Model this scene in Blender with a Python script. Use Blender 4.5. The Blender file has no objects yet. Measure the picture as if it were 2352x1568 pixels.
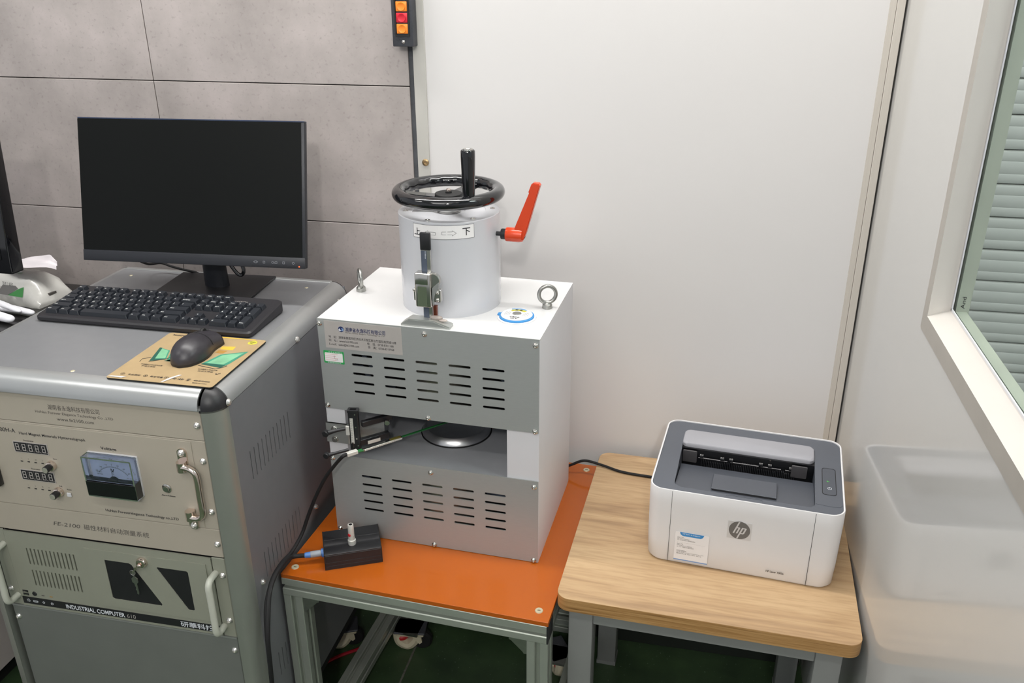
import bpy, bmesh, math, random
from mathutils import Matrix, Vector
random.seed(4)
PI = math.pi
sc = bpy.context.scene
COL = sc.collection
Z0 = 1.61                       # camera height above the floor; z below is written relative to the camera

# ---------------------------------------------------------------- camera
cam_d = bpy.data.cameras.new('camera')
cam = bpy.data.objects.new('camera', cam_d)
COL.objects.link(cam)
R = ((0.977698536207, 0.078938596033, -0.194613129964),
     (0.209949872229, -0.390148114666, 0.896496235225),
     (-0.005159791587, -0.917362058665, -0.398020388764))
cam.matrix_world = Matrix(((R[0][0], -R[0][1], -R[0][2], 0), (R[1][0], -R[1][1], -R[1][2], 0),
                           (R[2][0], -R[2][1], -R[2][2], Z0), (0, 0, 0, 1)))
cam_d.sensor_width = 36
cam_d.lens = 2012.89 / 2352 * 36
cam_d.clip_start = 0.02
sc.camera = cam

# ---------------------------------------------------------------- world, lights, exposure
sc.view_settings.view_transform = 'Standard'
sc.view_settings.look = 'None'
sc.view_settings.gamma = 1
sc.view_settings.use_curve_mapping = False
sc.view_settings.exposure = 0.0
w = bpy.data.worlds.new('world'); sc.world = w; w.use_nodes = True
bg = w.node_tree.nodes['Background']
bg.inputs[0].default_value = (0.93, 0.96, 1.0, 1); bg.inputs[1].default_value = 0.59

def area(name, loc, target, sx, sy, power, col=(1, 0.98, 0.95), shape='RECTANGLE'):
    l = bpy.data.lights.new(name, 'AREA'); l.shape = shape; l.size = sx
    if shape in ('RECTANGLE', 'ELLIPSE'): l.size_y = sy
    l.energy = power; l.color = col
    o = bpy.data.objects.new(name, l); COL.objects.link(o)
    o.location = (loc[0], loc[1], loc[2] + Z0)
    d = Vector(target) - Vector(loc)
    o.rotation_euler = d.to_track_quat('-Z', 'Y').to_euler()
    return o
area('tube_light_near_wall', (-0.55, 1.42, 1.05), (-0.55, 1.46, 0), 2.2, 0.10, 37)
area('tube_light_middle', (-0.2, -0.1, 1.07), (-0.2, -0.1, 0), 2.0, 0.12, 14)
area('downlight', (0.3, -1.55, 1.07), (-0.35, 1.5, -0.5), 0.16, 0.16, 27, (1, 0.97, 0.93), 'DISK')
area('soft_fill_front', (-0.7, -1.1, 1.08), (-0.75, 0.6, 0), 1.2, 0.6, 18)  # added fill, softens the downlight shadows and lifts the front faces
area('soft_fill_left', (-2.0, 0.5, 1.08), (-1.7, 1.6, -0.3), 0.6, 0.6, 9)  # added fill, lifts the shadowed tiles behind the monitors
area('shutter_fill', (1.5, 0.9, 0.95), (1.2, 2.3, -0.9), 0.9, 0.5, 17, (0.93, 1, 0.98))  # added unseen light to brighten the shutter beyond the window

# ---------------------------------------------------------------- materials
def lin(c):
    c = c / 255.0
    return c / 12.92 if c <= 0.04045 else ((c + 0.055) / 1.055) ** 2.4
def mat(name, rgb, rough=0.5, metal=0.0, var=0.04, scale=18, bump=0.0, bscale=None, coat=0.0, stretch=None, emit=0, spec=0.5, trans=0):
    m = bpy.data.materials.new(name); m.use_nodes = True
    nt = m.node_tree; N = nt.nodes; L = nt.links
    b = N['Principled BSDF']
    c = [lin(v) for v in rgb]
    tc = N.new('ShaderNodeTexCoord'); mp = N.new('ShaderNodeMapping')
    L.new(tc.outputs['Object'], mp.inputs[0])
    if stretch: mp.inputs['Scale'].default_value = stretch
    nz = N.new('ShaderNodeTexNoise'); nz.inputs['Scale'].default_value = scale; nz.inputs['Detail'].default_value = 5
    L.new(mp.outputs[0], nz.inputs['Vector'])
    rp = N.new('ShaderNodeValToRGB')
    rp.color_ramp.elements[0].position = 0.3; rp.color_ramp.elements[1].position = 0.7
    rp.color_ramp.elements[0].color = [max(0, v * (1 - var)) for v in c] + [1]
    rp.color_ramp.elements[1].color = [min(1, v * (1 + var)) for v in c] + [1]
    L.new(nz.outputs['Fac'], rp.inputs[0]); L.new(rp.outputs[0], b.inputs['Base Color'])
    b.inputs['Roughness'].default_value = rough; b.inputs['Metallic'].default_value = metal
    b.inputs['Specular IOR Level'].default_value = spec
    b.inputs['Coat Weight'].default_value = coat; b.inputs['Coat Roughness'].default_value = 0.08
    if trans: b.inputs['Transmission Weight'].default_value = trans; b.inputs['IOR'].default_value = 1.45
    if emit:
        b.inputs['Emission Color'].default_value = c + [1]; b.inputs['Emission Strength'].default_value = emit
    if bump:
        n2 = N.new('ShaderNodeTexNoise'); n2.inputs['Scale'].default_value = bscale or scale * 6; n2.inputs['Detail'].default_value = 3
        L.new(mp.outputs[0], n2.inputs['Vector'])
        bp = N.new('ShaderNodeBump'); bp.inputs['Strength'].default_value = bump; bp.inputs['Distance'].default_value = 0.002
        L.new(n2.outputs['Fac'], bp.inputs['Height']); L.new(bp.outputs[0], b.inputs['Normal'])
    return m

M = {}
M['white_wall'] = mat('white_wall_laminate', (214, 212, 211), 0.24, var=0.012, scale=2, bump=0.03, bscale=3)
M['right_wall'] = mat('glossy_partition', (200, 199, 196), 0.10, var=0.01, scale=2, bump=0.03, bscale=5)
M['trim'] = mat('aluminium_trim_paint', (196, 190, 181), 0.35, var=0.03, stretch=(30, 30, 1))
M['trim_grey'] = mat('grey_trim_paint', (186, 184, 178), 0.4)
M['seal'] = mat('black_seal', (22, 22, 22), 0.6)
M['dark_gap'] = mat('dark_foam_gap', (58, 60, 64), 0.9, var=0.4, scale=30, bump=0.6)
M['gap_grey'] = mat('gap_filler', (82, 84, 88), 0.85, var=0.2, scale=30, bump=0.5)
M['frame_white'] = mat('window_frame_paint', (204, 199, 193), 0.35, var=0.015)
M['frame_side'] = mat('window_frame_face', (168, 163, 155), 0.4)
M['slat'] = mat('shutter_slat', (205, 207, 202), 0.5, var=0.02)
M['jamb'] = mat('outer_jamb', (186, 190, 176), 0.5)
M['white_gloss'] = mat('white_lacquer', (218, 218, 218), 0.18, var=0.01, coat=0.3)
M['column_white'] = mat('column_lacquer', (200, 201, 206), 0.22, var=0.01, coat=0.3)
M['white_satin'] = mat('white_satin', (214, 214, 218), 0.4, var=0.01)
M['alu'] = mat('anodised_aluminium', (166, 168, 166), 0.42, 0.55, var=0.03, scale=40, stretch=(1, 1, 12))
M['alu_panel'] = mat('aluminium_panel', (170, 173, 172), 0.42, 0.35, var=0.02, scale=60, stretch=(1, 1, 6))
M['alu_profile'] = mat('aluminium_profile', (168, 174, 164), 0.36, 0.5, var=0.03, scale=30)
M['steel'] = mat('bright_steel', (205, 203, 198), 0.2, 1.0, var=0.03)
M['steel_brush'] = mat('turned_steel', (206, 206, 208), 0.3, 1.0, var=0.05, scale=60)
M['zinc'] = mat('zinc_plated', (170, 170, 166), 0.35, 1.0, var=0.1, scale=60)
M['satin_steel'] = mat('satin_steel', (190, 192, 188), 0.32, 0.6)
M['chrome'] = mat('chrome', (232, 218, 208), 0.14, 1.0, var=0.02)
M['rack_grey'] = mat('rack_grey_paint', (134, 135, 138), 0.36, 0.25, var=0.025, scale=40)
M['rack_side'] = mat('rack_side_paint', (122, 123, 127), 0.4, 0.2, var=0.03, scale=30)
M['rack_rail'] = mat('rack_edge_rail', (186, 188, 188), 0.3, 0.7, var=0.02, stretch=(1, 1, 1))
M['post'] = mat('rack_post', (152, 156, 148), 0.34, 0.5, var=0.02)
M['beige'] = mat('beige_panel', (176, 168, 154), 0.45, var=0.012)
M['chassis'] = mat('chassis_paint', (146, 148, 134), 0.45, var=0.015)
M['blank'] = mat('blank_grey_panel', (118, 121, 117), 0.42, 0.15, var=0.03)
M['handle_white'] = mat('handle_enamel', (196, 198, 186), 0.35)
M['black_plastic'] = mat('black_plastic', (30, 30, 33), 0.42, var=0.08, bump=0.05)
M['black_gloss'] = mat('black_gloss_plastic', (12, 13, 17), 0.07, var=0.02, coat=0.5)
M['black_matte'] = mat('black_matte', (24, 24, 25), 0.7, var=0.1, bump=0.1)
M['key'] = mat('keycap', (29, 33, 40), 0.45, var=0.04)
M['kb'] = mat('keyboard_body', (36, 35, 39), 0.45, var=0.05, bump=0.04, bscale=500)
M['screen'] = mat('screen_glass', (5, 7, 6), 0.38, var=0.15, scale=3, spec=0.22)
M['bezel'] = mat('monitor_bezel', (33, 35, 41), 0.42, var=0.05, stretch=(1, 1, 8))
M['bezel_top'] = mat('monitor_edge', (40, 52, 78), 0.35)
M['mouse'] = mat('mouse_plastic', (50, 48, 53), 0.36, var=0.04, bump=0.05, bscale=700)
M['pad'] = mat('mouse_mat_print', (166, 143, 106), 0.6, var=0.06, scale=25)
M['rubber'] = mat('black_rubber', (16, 16, 18), 0.7)
M['teal'] = mat('teal_print', (58, 138, 112), 0.6, var=0.15, scale=30)
M['teal_light'] = mat('pale_teal_print', (118, 176, 138), 0.6, var=0.2, scale=40)
M['teal_dark'] = mat('dark_teal_print', (28, 84, 70), 0.6)
M['yellow'] = mat('yellow_print', (222, 176, 62), 0.6)
M['brown'] = mat('brown_print', (168, 126, 56), 0.6)
M['lime'] = mat('lime_print', (196, 190, 66), 0.6)
M['sym'] = mat('symbol_grey', (138, 140, 146), 0.6)
M['ink'] = mat('black_ink', (34, 34, 38), 0.6)
M['ink_grey'] = mat('grey_ink', (88, 84, 80), 0.6)
M['ink_blue'] = mat('navy_ink', (30, 44, 92), 0.5)
M['ink_white'] = mat('white_ink', (226, 230, 236), 0.6)
M['key_ink'] = mat('key_ink', (214, 216, 214), 0.6)
M['label'] = mat('silver_label', (190, 184, 180), 0.4, 0.2)
M['green'] = mat('green_label', (44, 160, 84), 0.5)
M['paper'] = mat('white_paper', (236, 234, 234), 0.7, var=0.02)
M['red'] = mat('red_plastic', (190, 34, 40), 0.4)
M['red_ink'] = mat('red_ink', (205, 80, 84), 0.6)
M['orange_btn'] = mat('orange_button', (244, 138, 44), 0.35, var=0.03)
M['red_btn'] = mat('red_button', (206, 36, 54), 0.35)
M['box_dark'] = mat('dark_grey_casing', (62, 64, 70), 0.5, var=0.12, bump=0.3, bscale=300)
M['orange_lever'] = mat('orange_lever', (214, 70, 34), 0.25, var=0.03)
M['orange_board'] = mat('orange_board', (176, 87, 18), 0.2, var=0.04, scale=6, coat=0.2)
M['orange_edge'] = mat('orange_board_edge', (160, 76, 40), 0.4)
M['table_steel'] = mat('grey_steel_tube', (138, 140, 138), 0.45, 0.15, var=0.03)
M['printer_white'] = mat('printer_white', (224, 223, 224), 0.42, var=0.01)
M['printer_grey'] = mat('printer_grey', (88, 92, 100), 0.42, var=0.02)
M['printer_dark'] = mat('printer_tray', (78, 82, 90), 0.36, var=0.02)
M['printer_flap'] = mat('printer_flap', (160, 160, 166), 0.4, var=0.01)
M['printer_in'] = mat('printer_inner', (14, 15, 18), 0.3)
M['rib_dark'] = mat('dark_ribs', (36, 37, 40), 0.4)
M['tab_grey'] = mat('grey_tab', (84, 82, 84), 0.3)
M['hp_grey'] = mat('badge_grey', (116, 114, 112), 0.4, 0.2)
M['film'] = mat('film_tape', (206, 204, 203), 0.25)
M['blue'] = mat('blue_print', (58, 140, 204), 0.5)
M['pale_blue'] = mat('pale_blue_print', (130, 160, 205), 0.5)
M['blue_plastic'] = mat('blue_plastic', (74, 122, 190), 0.4)
M['grey_plastic'] = mat('grey_plastic', (150, 156, 164), 0.4)
M['probe_green'] = mat('probe_board', (34, 108, 52), 0.35)
M['scale_strip'] = mat('scale_strip', (212, 210, 204), 0.35, 0.2)
M['lcd'] = mat('lcd', (92, 104, 84), 0.3)
M['gauge_blue'] = mat('gauge_beam_face', (88, 96, 112), 0.35, 0.2)
M['dial'] = mat('dial_face', (206, 214, 236), 0.5)
M['clear'] = mat('clear_cover', (240, 246, 255), 0.03, var=0.0, trans=1.0)
M['led_green'] = mat('led_green', (70, 180, 60), 0.4, emit=0.6)
M['led_orange'] = mat('led_orange', (255, 90, 40), 0.4, emit=2.0)
M['cream'] = mat('cream_caster', (205, 196, 170), 0.5, var=0.05)
M['desk_black'] = mat('black_desk_top', (34, 33, 32), 0.16, var=0.15, scale=90)
M['desk_white'] = mat('white_desk_side', (208, 200, 196), 0.5, var=0.03)
M['cable_red'] = mat('red_cable', (170, 20, 40), 0.4)
M['platform'] = mat('platform_paint', (168, 170, 174), 0.35, 0.2)
M['coil'] = mat('coil_steel', (176, 172, 160), 0.35, 0.9, var=0.05, scale=40, stretch=(1, 1, 20))
M['tissue'] = mat('tissue_paper', (236, 230, 234), 0.85, var=0.02)
M['tissue_bag'] = mat('tissue_film', (214, 213, 208), 0.25, var=0.05, scale=25, bump=0.6, bscale=40, coat=0.3)
M['leaf_green'] = mat('green_print', (66, 140, 74), 0.5)
M['cotton'] = mat('white_cotton', (240, 240, 246), 0.9, var=0.02, bump=0.4, bscale=260)
M['glass_dark'] = mat('switch_amber', (214, 150, 92), 0.3)

def wood(name, rgb_a, rgb_b, rgb_c, along):
    m = bpy.data.materials.new(name); m.use_nodes = True
    nt = m.node_tree; N = nt.nodes; L = nt.links; b = N['Principled BSDF']
    tc = N.new('ShaderNodeTexCoord'); mp = N.new('ShaderNodeMapping'); L.new(tc.outputs['Object'], mp.inputs[0])
    mp.inputs['Scale'].default_value = along
    n1 = N.new('ShaderNodeTexNoise'); n1.inputs['Scale'].default_value = 1.0; n1.inputs['Detail'].default_value = 8; n1.inputs['Distortion'].default_value = 0.9
    L.new(mp.outputs[0], n1.inputs['Vector'])
    r1 = N.new('ShaderNodeValToRGB'); e = r1.color_ramp.elements
    e[0].position = 0.3; e[0].color = [lin(v) for v in rgb_b] + [1]
    e[1].position = 0.62; e[1].color = [lin(v) for v in rgb_a] + [1]
    x = r1.color_ramp.elements.new(0.42); x.color = [lin(v) for v in rgb_c] + [1]
    L.new(n1.outputs['Fac'], r1.inputs[0])
    mp2 = N.new('ShaderNodeMapping'); L.new(tc.outputs['Object'], mp2.inputs[0]); mp2.inputs['Scale'].default_value = [v * 7 for v in along]
    n2 = N.new('ShaderNodeTexNoise'); n2.inputs['Scale'].default_value = 1; n2.inputs['Detail'].default_value = 4
    L.new(mp2.outputs[0], n2.inputs['Vector'])
    r2 = N.new('ShaderNodeValToRGB'); r2.color_ramp.elements[0].position = 0.35; r2.color_ramp.elements[1].position = 0.55
    r2.color_ramp.elements[0].color = (0.78, 0.74, 0.70, 1); r2.color_ramp.elements[1].color = (1, 1, 1, 1)
    L.new(n2.outputs['Fac'], r2.inputs[0])
    mx = N.new('ShaderNodeMix'); mx.data_type = 'RGBA'; mx.blend_type = 'MULTIPLY'; mx.inputs[0].default_value = 0.6
    L.new(r1.outputs[0], mx.inputs[6]); L.new(r2.outputs[0], mx.inputs[7]); L.new(mx.outputs[2], b.inputs['Base Color'])
    b.inputs['Roughness'].default_value = 0.42
    return m
M['wood'] = wood('oak_laminate', (197, 167, 129), (166, 136, 103), (184, 153, 116), (2.2, 26, 26))
M['wood_edge'] = wood('oak_edge_band', (188, 148, 96), (122, 86, 46), (166, 124, 74), (5, 5, 260))

def concrete():
    m = bpy.data.materials.new('grey_cement_tile'); m.use_nodes = True
    nt = m.node_tree; N = nt.nodes; L = nt.links; b = N['Principled BSDF']
    tc = N.new('ShaderNodeTexCoord')
    g = N.new('ShaderNodeNewGeometry')
    n1 = N.new('ShaderNodeTexNoise'); n1.inputs['Scale'].default_value = 5; n1.inputs['Detail'].default_value = 9; n1.inputs['Roughness'].default_value = 0.62
    L.new(g.outputs['Position'], n1.inputs['Vector'])
    r = N.new('ShaderNodeValToRGB'); e = r.color_ramp.elements
    e[0].position = 0.28; e[0].color = [lin(v) for v in (150, 143, 140)] + [1]
    e[1].position = 0.72; e[1].color = [lin(v) for v in (190, 180, 178)] + [1]
    x = e.new(0.5); x.color = [lin(v) for v in (171, 163, 160)] + [1]
    L.new(n1.outputs['Fac'], r.inputs[0])
    n2 = N.new('ShaderNodeTexNoise'); n2.inputs['Scale'].default_value = 120; n2.inputs['Detail'].default_value = 3
    L.new(g.outputs['Position'], n2.inputs['Vector'])
    r2 = N.new('ShaderNodeValToRGB'); r2.color_ramp.elements[0].position = 0.26; r2.color_ramp.elements[1].position = 0.42
    r2.color_ramp.elements[0].color = (0.72, 0.70, 0.70, 1); r2.color_ramp.elements[1].color = (1, 1, 1, 1)
    L.new(n2.outputs['Fac'], r2.inputs[0])
    mx = N.new('ShaderNodeMix'); mx.data_type = 'RGBA'; mx.blend_type = 'MULTIPLY'; mx.inputs[0].default_value = 0.7
    L.new(r.outputs[0], mx.inputs[6]); L.new(r2.outputs[0], mx.inputs[7]); L.new(mx.outputs[2], b.inputs['Base Color'])
    b.inputs['Roughness'].default_value = 0.55
    return m
M['tile'] = concrete()
def floor_mat():
    m = bpy.data.materials.new('green_epoxy_floor'); m.use_nodes = True
    nt = m.node_tree; N = nt.nodes; L = nt.links; b = N['Principled BSDF']
    g = N.new('ShaderNodeNewGeometry')
    n1 = N.new('ShaderNodeTexNoise'); n1.inputs['Scale'].default_value = 9; n1.inputs['Detail'].default_value = 6
    L.new(g.outputs['Position'], n1.inputs['Vector'])
    r = N.new('ShaderNodeValToRGB'); e = r.color_ramp.elements
    e[0].position = 0.3; e[0].color = [lin(v) for v in (46, 64, 44)] + [1]
    e[1].position = 0.75; e[1].color = [lin(v) for v in (66, 90, 58)] + [1]
    L.new(n1.outputs['Fac'], r.inputs[0])
    n2 = N.new('ShaderNodeTexNoise'); n2.inputs['Scale'].default_value = 170; n2.inputs['Detail'].default_value = 2
    L.new(g.outputs['Position'], n2.inputs['Vector'])
    r2 = N.new('ShaderNodeValToRGB'); r2.color_ramp.elements[0].position = 0.70; r2.color_ramp.elements[1].position = 0.76
    L.new(n2.outputs['Fac'], r2.inputs[0])
    mx = N.new('ShaderNodeMix'); mx.data_type = 'RGBA'; L.new(r2.outputs[0], mx.inputs[0])
    L.new(r.outputs[0], mx.inputs[6]); mx.inputs[7].default_value = (0.25, 0.3, 0.24, 1)
    L.new(mx.outputs[2], b.inputs['Base Color']); b.inputs['Roughness'].default_value = 0.4
    return m
M['floor'] = floor_mat()

# ---------------------------------------------------------------- geometry helpers
class Frame:                      # plan frame turned about the camera's foot point: u right, n away, z up
    def __init__(s, deg):
        s.a = math.radians(deg)
        s.M = Matrix.Rotation(s.a, 4, 'Z')
    def world(s, p): return s.M @ Vector((p[0], p[1], p[2] + Z0))
W = Frame(0); FC = Frame(0.2); FO = Frame(-3.3); FM = Frame(-2.5); FT = Frame(-2.2); FP = Frame(-5.15); FK = Frame(25.84); FS = Frame(4.1)

def tag(o, label=None, cat=None, group=None, kind=None):
    if label: o['label'] = label
    if cat: o['category'] = cat
    if group: o['group'] = group
    if kind: o['kind'] = kind
    return o
OWN = {}
def thing(name, label, cat, fr, base, group=None):
    o = bpy.data.objects.new(name, None); COL.objects.link(o)
    o.empty_display_size = 0.02
    o.location = fr.world(base); o.rotation_euler = (0, 0, fr.a)
    OWN[o.name] = (fr, Vector(base))
    return tag(o, label, cat, group)
def owner(parent): return OWN[parent.name]

def rr(x0, x1, y0, y1, r, k=5):
    pts = []
    for cx, cy, a0 in ((x1 - r, y1 - r, 0), (x0 + r, y1 - r, 90), (x0 + r, y0 + r, 180), (x1 - r, y0 + r, 270)):
        for i in range(k + 1):
            a = math.radians(a0 + 90 * i / k)
            pts.append((cx + r * math.cos(a), cy + r * math.sin(a)))
    return pts
def ngon(cx, cy, r, k, a0=0): return [(cx + r * math.cos(a0 + 2 * PI * i / k), cy + r * math.sin(a0 + 2 * PI * i / k)) for i in range(k)]
def smooth(pts, n=8, closed=False):
    P = [Vector(p) for p in pts]; out = []
    m = len(P)
    rng = m if closed else m - 1
    for i in range(rng):
        if closed: p0, p1, p2, p3 = P[(i - 1) % m], P[i], P[(i + 1) % m], P[(i + 2) % m]
        else: p0, p1, p2, p3 = P[max(i - 1, 0)], P[i], P[i + 1], P[min(i + 2, m - 1)]
        for j in range(n):
            t = j / n
            out.append(0.5 * ((2 * p1) + (p2 - p0) * t + (2 * p0 - 5 * p1 + 4 * p2 - p3) * t * t + (3 * p1 - p0 - 3 * p2 + p3) * t ** 3))
    if not closed: out.append(P[-1])
    return out

AX = {'z': Matrix.Identity(4),
      'y': Matrix(((1, 0, 0, 0), (0, 0, -1, 0), (0, 1, 0, 0), (0, 0, 0, 1))),     # local z -> -n (towards the viewer), local y -> z
      'x': Matrix(((0, 0, 1, 0), (1, 0, 0, 0), (0, 1, 0, 0), (0, 0, 0, 1)))}      # local z -> +u, local x -> n, local y -> z

class G:
    def __init__(s): s.bm = bmesh.new(); s.ms = [None]; s.X = Matrix.Identity(4)
    def _m(s, m):
        if m is None: return 0
        if m not in s.ms: s.ms.append(m)
        return s.ms.index(m)
    def _fin(s, n0, m):
        mi = s._m(m)
        s.bm.faces.ensure_lookup_table()
        for f in s.bm.faces[n0:]: f.material_index = mi
    def _v(s, co): return s.bm.verts.new(s.X @ Vector(co))
    def box(s, a, b, m=None, bev=0.0, seg=2):
        n0 = len(s.bm.faces)
        x0, x1 = sorted((a[0], b[0])); y0, y1 = sorted((a[1], b[1])); z0, z1 = sorted((a[2], b[2]))
        if bev:
            t = bmesh.new(); r = bmesh.ops.create_cube(t, size=1)
            for v in t.verts: v.co = Vector(((x0 + x1) / 2 + v.co.x * (x1 - x0), (y0 + y1) / 2 + v.co.y * (y1 - y0), (z0 + z1) / 2 + v.co.z * (z1 - z0)))
            bev = min(bev, 0.49 * min(x1 - x0, y1 - y0, z1 - z0))
            bmesh.ops.bevel(t, geom=t.edges[:], offset=bev, segments=seg, affect='EDGES', profile=0.5)
            s.merge(t, Matrix.Identity(4))
        else:
            v = [s._v(c) for c in ((x0, y0, z0), (x1, y0, z0), (x1, y1, z0), (x0, y1, z0), (x0, y0, z1), (x1, y0, z1), (x1, y1, z1), (x0, y1, z1))]
            for q in ((3, 2, 1, 0), (4, 5, 6, 7), (0, 1, 5, 4), (1, 2, 6, 5), (2, 3, 7, 6), (3, 0, 4, 7)): s.bm.faces.new([v[i] for i in q])
        s._fin(n0, m); return s
    def merge(s, t, X):
        vm = {}
        for v in t.verts: vm[v] = s._v(X @ v.co)
        for f in t.faces:
            try: s.bm.faces.new([vm[v] for v in f.verts])
            except ValueError: pass
        t.free()
    def prism(s, pts, lo, hi, ax='z', m=None):
        # polygon pts (x, y) in the plane normal to ax: z -> (u, n); y -> (u, z); x -> (n, z)
        n0 = len(s.bm.faces)
        f = {'z': lambda p, h: (p[0], p[1], h), 'y': lambda p, h: (p[0], h, p[1]), 'x': lambda p, h: (h, p[0], p[1])}[ax]
        A = [s._v(f(p, lo)) for p in pts]; B = [s._v(f(p, hi)) for p in pts]
        s.bm.faces.new(A); s.bm.faces.new(B[::-1])
        k = len(pts)
        for i in range(k): s.bm.faces.new((A[i], B[i], B[(i + 1) % k], A[(i + 1) % k]))
        bmesh.ops.recalc_face_normals(s.bm, faces=s.bm.faces[n0:] if False else list(s.bm.faces)[n0:])
        s._fin(n0, m); return s
    def plate(s, outer, holes, lo, hi, ax='y', m=None):
        # flat sheet with real cut-outs
        n0 = len(s.bm.faces)
        cu = bpy.data.curves.new('t', 'CURVE'); cu.dimensions = '2D'; cu.fill_mode = 'BOTH'; cu.extrude = abs(hi - lo) / 2
        for loop in [outer] + list(holes):
            sp = cu.splines.new('POLY'); sp.points.add(len(loop) - 1)
            for q, p in zip(sp.points, loop): q.co = (p[0], p[1], 0, 1)
            sp.use_cyclic_u = True
        o = bpy.data.objects.new('t', cu)
        me = o.to_mesh(); mid = (lo + hi) / 2
        vs = []
        for v in me.vertices:
            x, y, h = v.co
            vs.append(s._v({'z': (x, y, mid + h), 'y': (x, mid - h, y), 'x': (mid + h, x, y)}[ax]))
        for p in me.polygons:
            try: s.bm.faces.new([vs[i] for i in p.vertices])
            except ValueError: pass
        o.to_mesh_clear(); bpy.data.objects.remove(o); bpy.data.curves.remove(cu)
        s._fin(n0, m); return s
    def lathe(s, prof, c, ax='z', seg=40, m=None, a0=0.0, a1=2 * PI):
        # prof [(r, h)], h measured along ax from c ('y' runs towards the viewer)
        n0 = len(s.bm.faces); X = Matrix.Translation(Vector(c)) @ AX[ax]
        full = abs(a1 - a0 - 2 * PI) < 1e-6
        k = seg if full else seg + 1
        rings = []
        for r, h in prof:
            if r < 1e-7: rings.append([s._v(X @ Vector((0, 0, h)))])
            else: rings.append([s._v(X @ Vector((r * math.cos(a0 + (a1 - a0) * i / seg), r * math.sin(a0 + (a1 - a0) * i / seg), h))) for i in range(k)])
        for a, b in zip(rings, rings[1:]):
            for i in range(seg):
                j = (i + 1) % k
                if len(a) == 1 and len(b) == 1: continue
                if len(a) == 1: s.bm.faces.new((a[0], b[i], b[j]))
                elif len(b) == 1: s.bm.faces.new((a[i], b[0], a[j]))
                else: s.bm.faces.new((a[i], b[i], b[j], a[j]))
        s._fin(n0, m); return s
    def cyl(s, c, r, h, ax='z', seg=24, m=None, r2=None, bev=0.0):
        r2 = r if r2 is None else r2
        if bev: p = [(0, 0), (r - bev, 0), (r, bev), (r2, h - bev), (r2 - bev, h), (0, h)]
        else: p = [(0, 0), (r, 0), (r2, h), (0, h)]
        return s.lathe(p, c, ax, seg, m)
    def tube(s, pts, r, seg=10, closed=False, m=None, flat=1.0):
        n0 = len(s.bm.faces); P = [Vector(p) for p in pts]; k = len(P)
        T = []
        for i in range(k):
            a = P[(i - 1) % k] if (closed or i > 0) else P[i]; b = P[(i + 1) % k] if (closed or i < k - 1) else P[i]
            T.append((b - a).normalized())
        up = Vector((0, 0, 1)) if abs(T[0].z) < 0.9 else Vector((0, 1, 0))
        nrm = (up - T[0] * up.dot(T[0])).normalized(); rings = []
        for i in range(k):
            nrm = (nrm - T[i] * nrm.dot(T[i])).normalized(); bi = T[i].cross(nrm)
            ri = r[i] if isinstance(r, (list, tuple)) else r
            rings.append([s._v(P[i] + nrm * ri * flat * math.cos(2 * PI * j / seg) + bi * ri * math.sin(2 * PI * j / seg)) for j in range(seg)])
        rg = range(k) if closed else range(k - 1)
        for i in rg:
            a, b = rings[i], rings[(i + 1) % k]
            for j in range(seg): s.bm.faces.new((a[j], a[(j + 1) % seg], b[(j + 1) % seg], b[j]))
        if not closed: s.bm.faces.new(rings[0][::-1]); s.bm.faces.new(rings[-1])
        s._fin(n0, m); return s
    def ball(s, c, r, m=None, sx=1, sy=1, sz=1, seg=16):
        n0 = len(s.bm.faces); t = bmesh.new(); bmesh.ops.create_uvsphere(t, u_segments=seg, v_segments=seg // 2 + 2, radius=r)
        s.merge(t, Matrix.Translation(Vector(c)) @ Matrix.Diagonal((sx, sy, sz, 1))); s._fin(n0, m); return s
    def surf(s, rows, m=None, closed_u=False):
        n0 = len(s.bm.faces); V = [[s._v(p) for p in row] for row in rows]
        for a, b in zip(V, V[1:]):
            n = len(a)
            for i in range(n if closed_u else n - 1): s.bm.faces.new((a[i], a[(i + 1) % n], b[(i + 1) % n], b[i]))
        s._fin(n0, m); return s
    def mesh(s, name, m, base=Vector((0, 0, 0)), angle=35):
        s.ms[0] = m if m is not None else (s.ms[1] if len(s.ms) > 1 else None)
        bmesh.ops.recalc_face_normals(s.bm, faces=s.bm.faces)
        for v in s.bm.verts: v.co -= Vector(base)
        me = bpy.data.meshes.new(name); s.bm.to_mesh(me); s.bm.free()
        for x in s.ms:
            if x is not None: me.materials.append(x)
        for p in me.polygons: p.use_smooth = True
        me.set_sharp_from_angle(angle=math.radians(angle))
        return me
    def part(s, name, m, parent, label=None, kind=None, angle=35):
        fr, base = owner(parent)
        me = s.mesh(name, m, base, angle)
        o = bpy.data.objects.new(name, me); COL.objects.link(o); o.parent = parent
        OWN[o.name] = (fr, base)
        return tag(o, label, None, None, kind)
    def top(s, name, m, fr, base, label, cat, group=None, kind=None, angle=35):
        me = s.mesh(name, m, Vector(base), angle)
        o = bpy.data.objects.new(name, me); COL.objects.link(o)
        o.location = fr.world(base); o.rotation_euler = (0, 0, fr.a); OWN[o.name] = (fr, Vector(base))
        return tag(o, label, cat, group, kind)
def inst(me, name, parent, at, rot=(0, 0, 0), label=None):
    # a further copy of a shared mesh, as a part, at a point of the thing's frame
    fr, base = owner(parent)
    o = bpy.data.objects.new(name, me); COL.objects.link(o); o.parent = parent
    pb = Vector((0, 0, 0)) if parent.get('_off') is None else Vector(parent['_off'])
    o.location = Vector(at) - base; o.rotation_euler = rot
    OWN[o.name] = (fr, base)
    return tag(o, label)
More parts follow.
